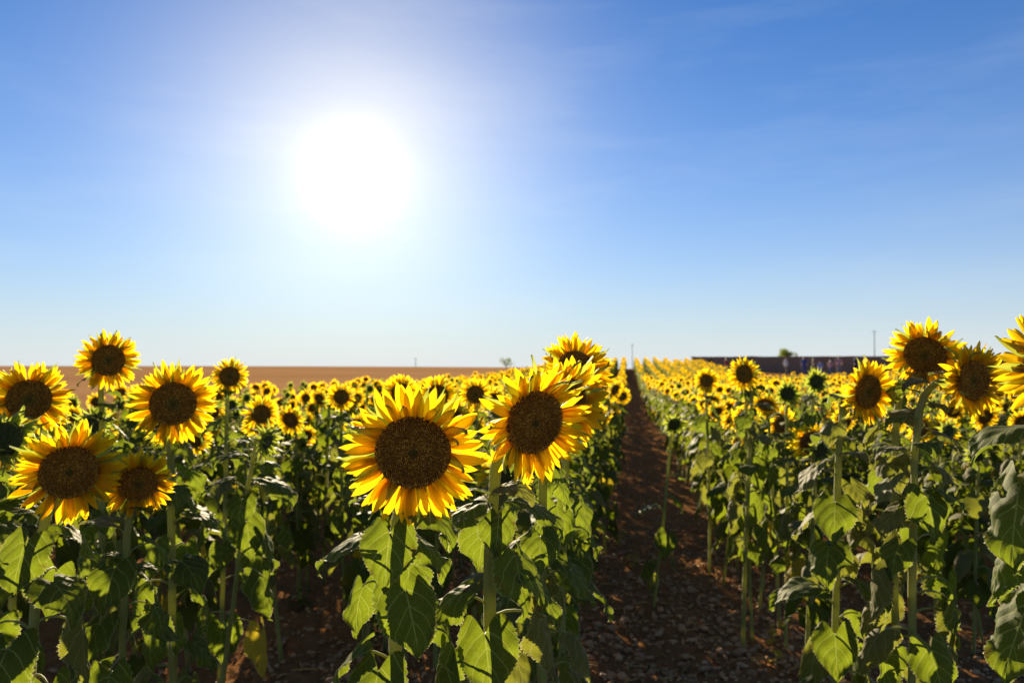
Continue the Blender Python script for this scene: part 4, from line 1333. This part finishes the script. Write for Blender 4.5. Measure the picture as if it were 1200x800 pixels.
for (px, fr, h_, lab, a, b_, f_, ps) in [
        (833, 4.0, 1.70, 'person in black, far left one of those before the brown wall', 'cloth_black', 'cloth_black', 2.6, 0),
        (851, 4.5, 1.68, 'person in a dark red top before the brown wall', 'cloth_red', 'cloth_grey', .4, 1),
        (921, 5.5, 1.72, 'person in a white top standing below the round tree', 'cloth_white', 'cloth_khaki', .6, 1),
        (942, 4.5, 1.80, 'tall person in deep blue before the brown wall', 'cloth_blue', 'cloth_blue', 3.0, 0),
        (953, 3.5, 1.76, 'person in dark khaki between the blue and lilac clothed people', 'cloth_khaki', 'cloth_black', 1.2, 0),
        (961, 6.0, 1.45, 'shorter person in a lilac dress-like top before the wall', 'cloth_lilac', 'cloth_lilac', -.5, 0),
        (973, 5.0, 1.55, 'person in pale pink beside the lilac clothed one', 'cloth_pink', 'cloth_denim', .2, 2),
        (983, 4.5, 1.86, 'dark-haired person in a pink top, tallest against the wall', 'cloth_pink', 'cloth_grey', -.4, 1),
        (1002, 5.0, 1.74, 'person in dark navy at the right end of the group', 'cloth_navy', 'cloth_navy', .9, 2)]:
    person(px, on_wall_depth(px, fr + 5.5), h_, lab, C_[a], C_[b_], f_, ps)


# tree beyond the wall
def tree(px, top_y, d, width, label, name='tree', seed=1, dens=1400):
    b = pt(px, 424, d); gz = ground_z(b[0], b[1]); topz = pt(px, top_y, d)[2]
    h_ = topz - gz
    root = bpy.data.objects.new(name, None); col.objects.link(root); root.location = (b[0], b[1], gz)
    root['label'] = label; root['category'] = name.split('_')[-1]
    rr = np.random.default_rng(seed)
    parts = [(*tube(spline([(0, 0, -.2), (.1, 0, h_ * .3), (0, .1, h_ * .6)], 6), np.linspace(.05 * h_ * .6, .02 * h_ * .6, 6), 7), 0)]
    cl = []
    for i in range(9):
        a = rr.uniform(0, 6.28); q = np.array([math.cos(a) * width * .30 * rr.uniform(.3, 1), math.sin(a) * width * .3, h_ * rr.uniform(.45, .86)])
        parts.append((*tube(spline([(0, 0, h_ * .3), q * .5 + np.array([0, 0, h_ * .2]), q], 5), np.linspace(.02 * h_ * .6, .006 * h_, 5), 5), 0))
        cl.append((q, width * rr.uniform(.16, .28)))
    V, F, U, I = join(parts); obj('trunk', make_mesh('trunk', V, F, [M['bark']], uv=U), root)
    V, T = [], []
    for i in range(dens):
        q, rad = cl[int(rr.integers(len(cl)))]
        dv = rr.normal(size=3); dv /= np.linalg.norm(dv); p = q + dv * rad * rr.uniform(.35, 1.05) * np.array([1, 1, .8])
        e = rr.normal(size=3); e /= np.linalg.norm(e); f = np.cross(e, rr.normal(size=3)); f /= np.linalg.norm(f); sz = width * rr.uniform(.025, .05)
        n = len(V); V += [p - e * sz, p - f * sz * .5, p + e * sz, p + f * sz * .5]; T += [(n, n + 1, n + 2, n + 3)]
    obj('crown', make_mesh('crown', V, T, [M['leaf_far']], smooth=False, uv=np.zeros((len(V), 2))), root, kind='stuff')


tree(921, 405, 150, 3.4, 'round dark green tree beyond the brown wall')
tree(934, 409, 152, 1.6, 'small shrub-like tree just right of the round one', 'small_tree', 2, 500)
tree(841, 415, 150, 1.8, 'low green bush behind the left end of the brown wall', 'bush', 3, 500)
tree(593, 419, 118, 2.6, 'small bush on the crest of the rise left of the path', 'bush', 4, 300)


def pole(px, y_top, d, label):
    b = pt(px, 424, d); gz = ground_z(b[0], b[1]); zt = pt(px, y_top, d)[2]
    root = bpy.data.objects.new('utility_pole', None); col.objects.link(root); root.location = (b[0], b[1], gz)
    root['label'] = label; root['category'] = 'pole'
    h_ = zt - gz
    v, f, u = tube([(0, 0, -.3), (0, 0, h_ * .5), (0, 0, h_)], [.12, .10, .08], 8)
    obj('shaft', make_mesh('shaft', v, f, [M['pole']], uv=u), root)
    v, f, u = tube([(-.5, 0, h_ - .35), (0, 0, h_ - .33), (.5, 0, h_ - .35)], .045, 6)
    obj('crossarm', make_mesh('crossarm', v, f, [M['pole']], uv=u), root)
    for x in (-.42, 0, .42):
        lv, lf, lu = lathe([(.03, 0), (.05, .05), (.03, .09), (.05, .13), (.005, .17)], 8)
        obj('insulator', make_mesh('insulator', lv + np.array([x, 0, h_ - .31]), lf, [M['pole']], uv=lu), root)


pole(1025, 387, 190, 'tall thin utility pole against the sky at right')
pole(741, 403, 280, 'distant thin pole on the horizon above the end of the path')
pole(487, 419, 300, 'faint tiny pole on the horizon of the brown field')
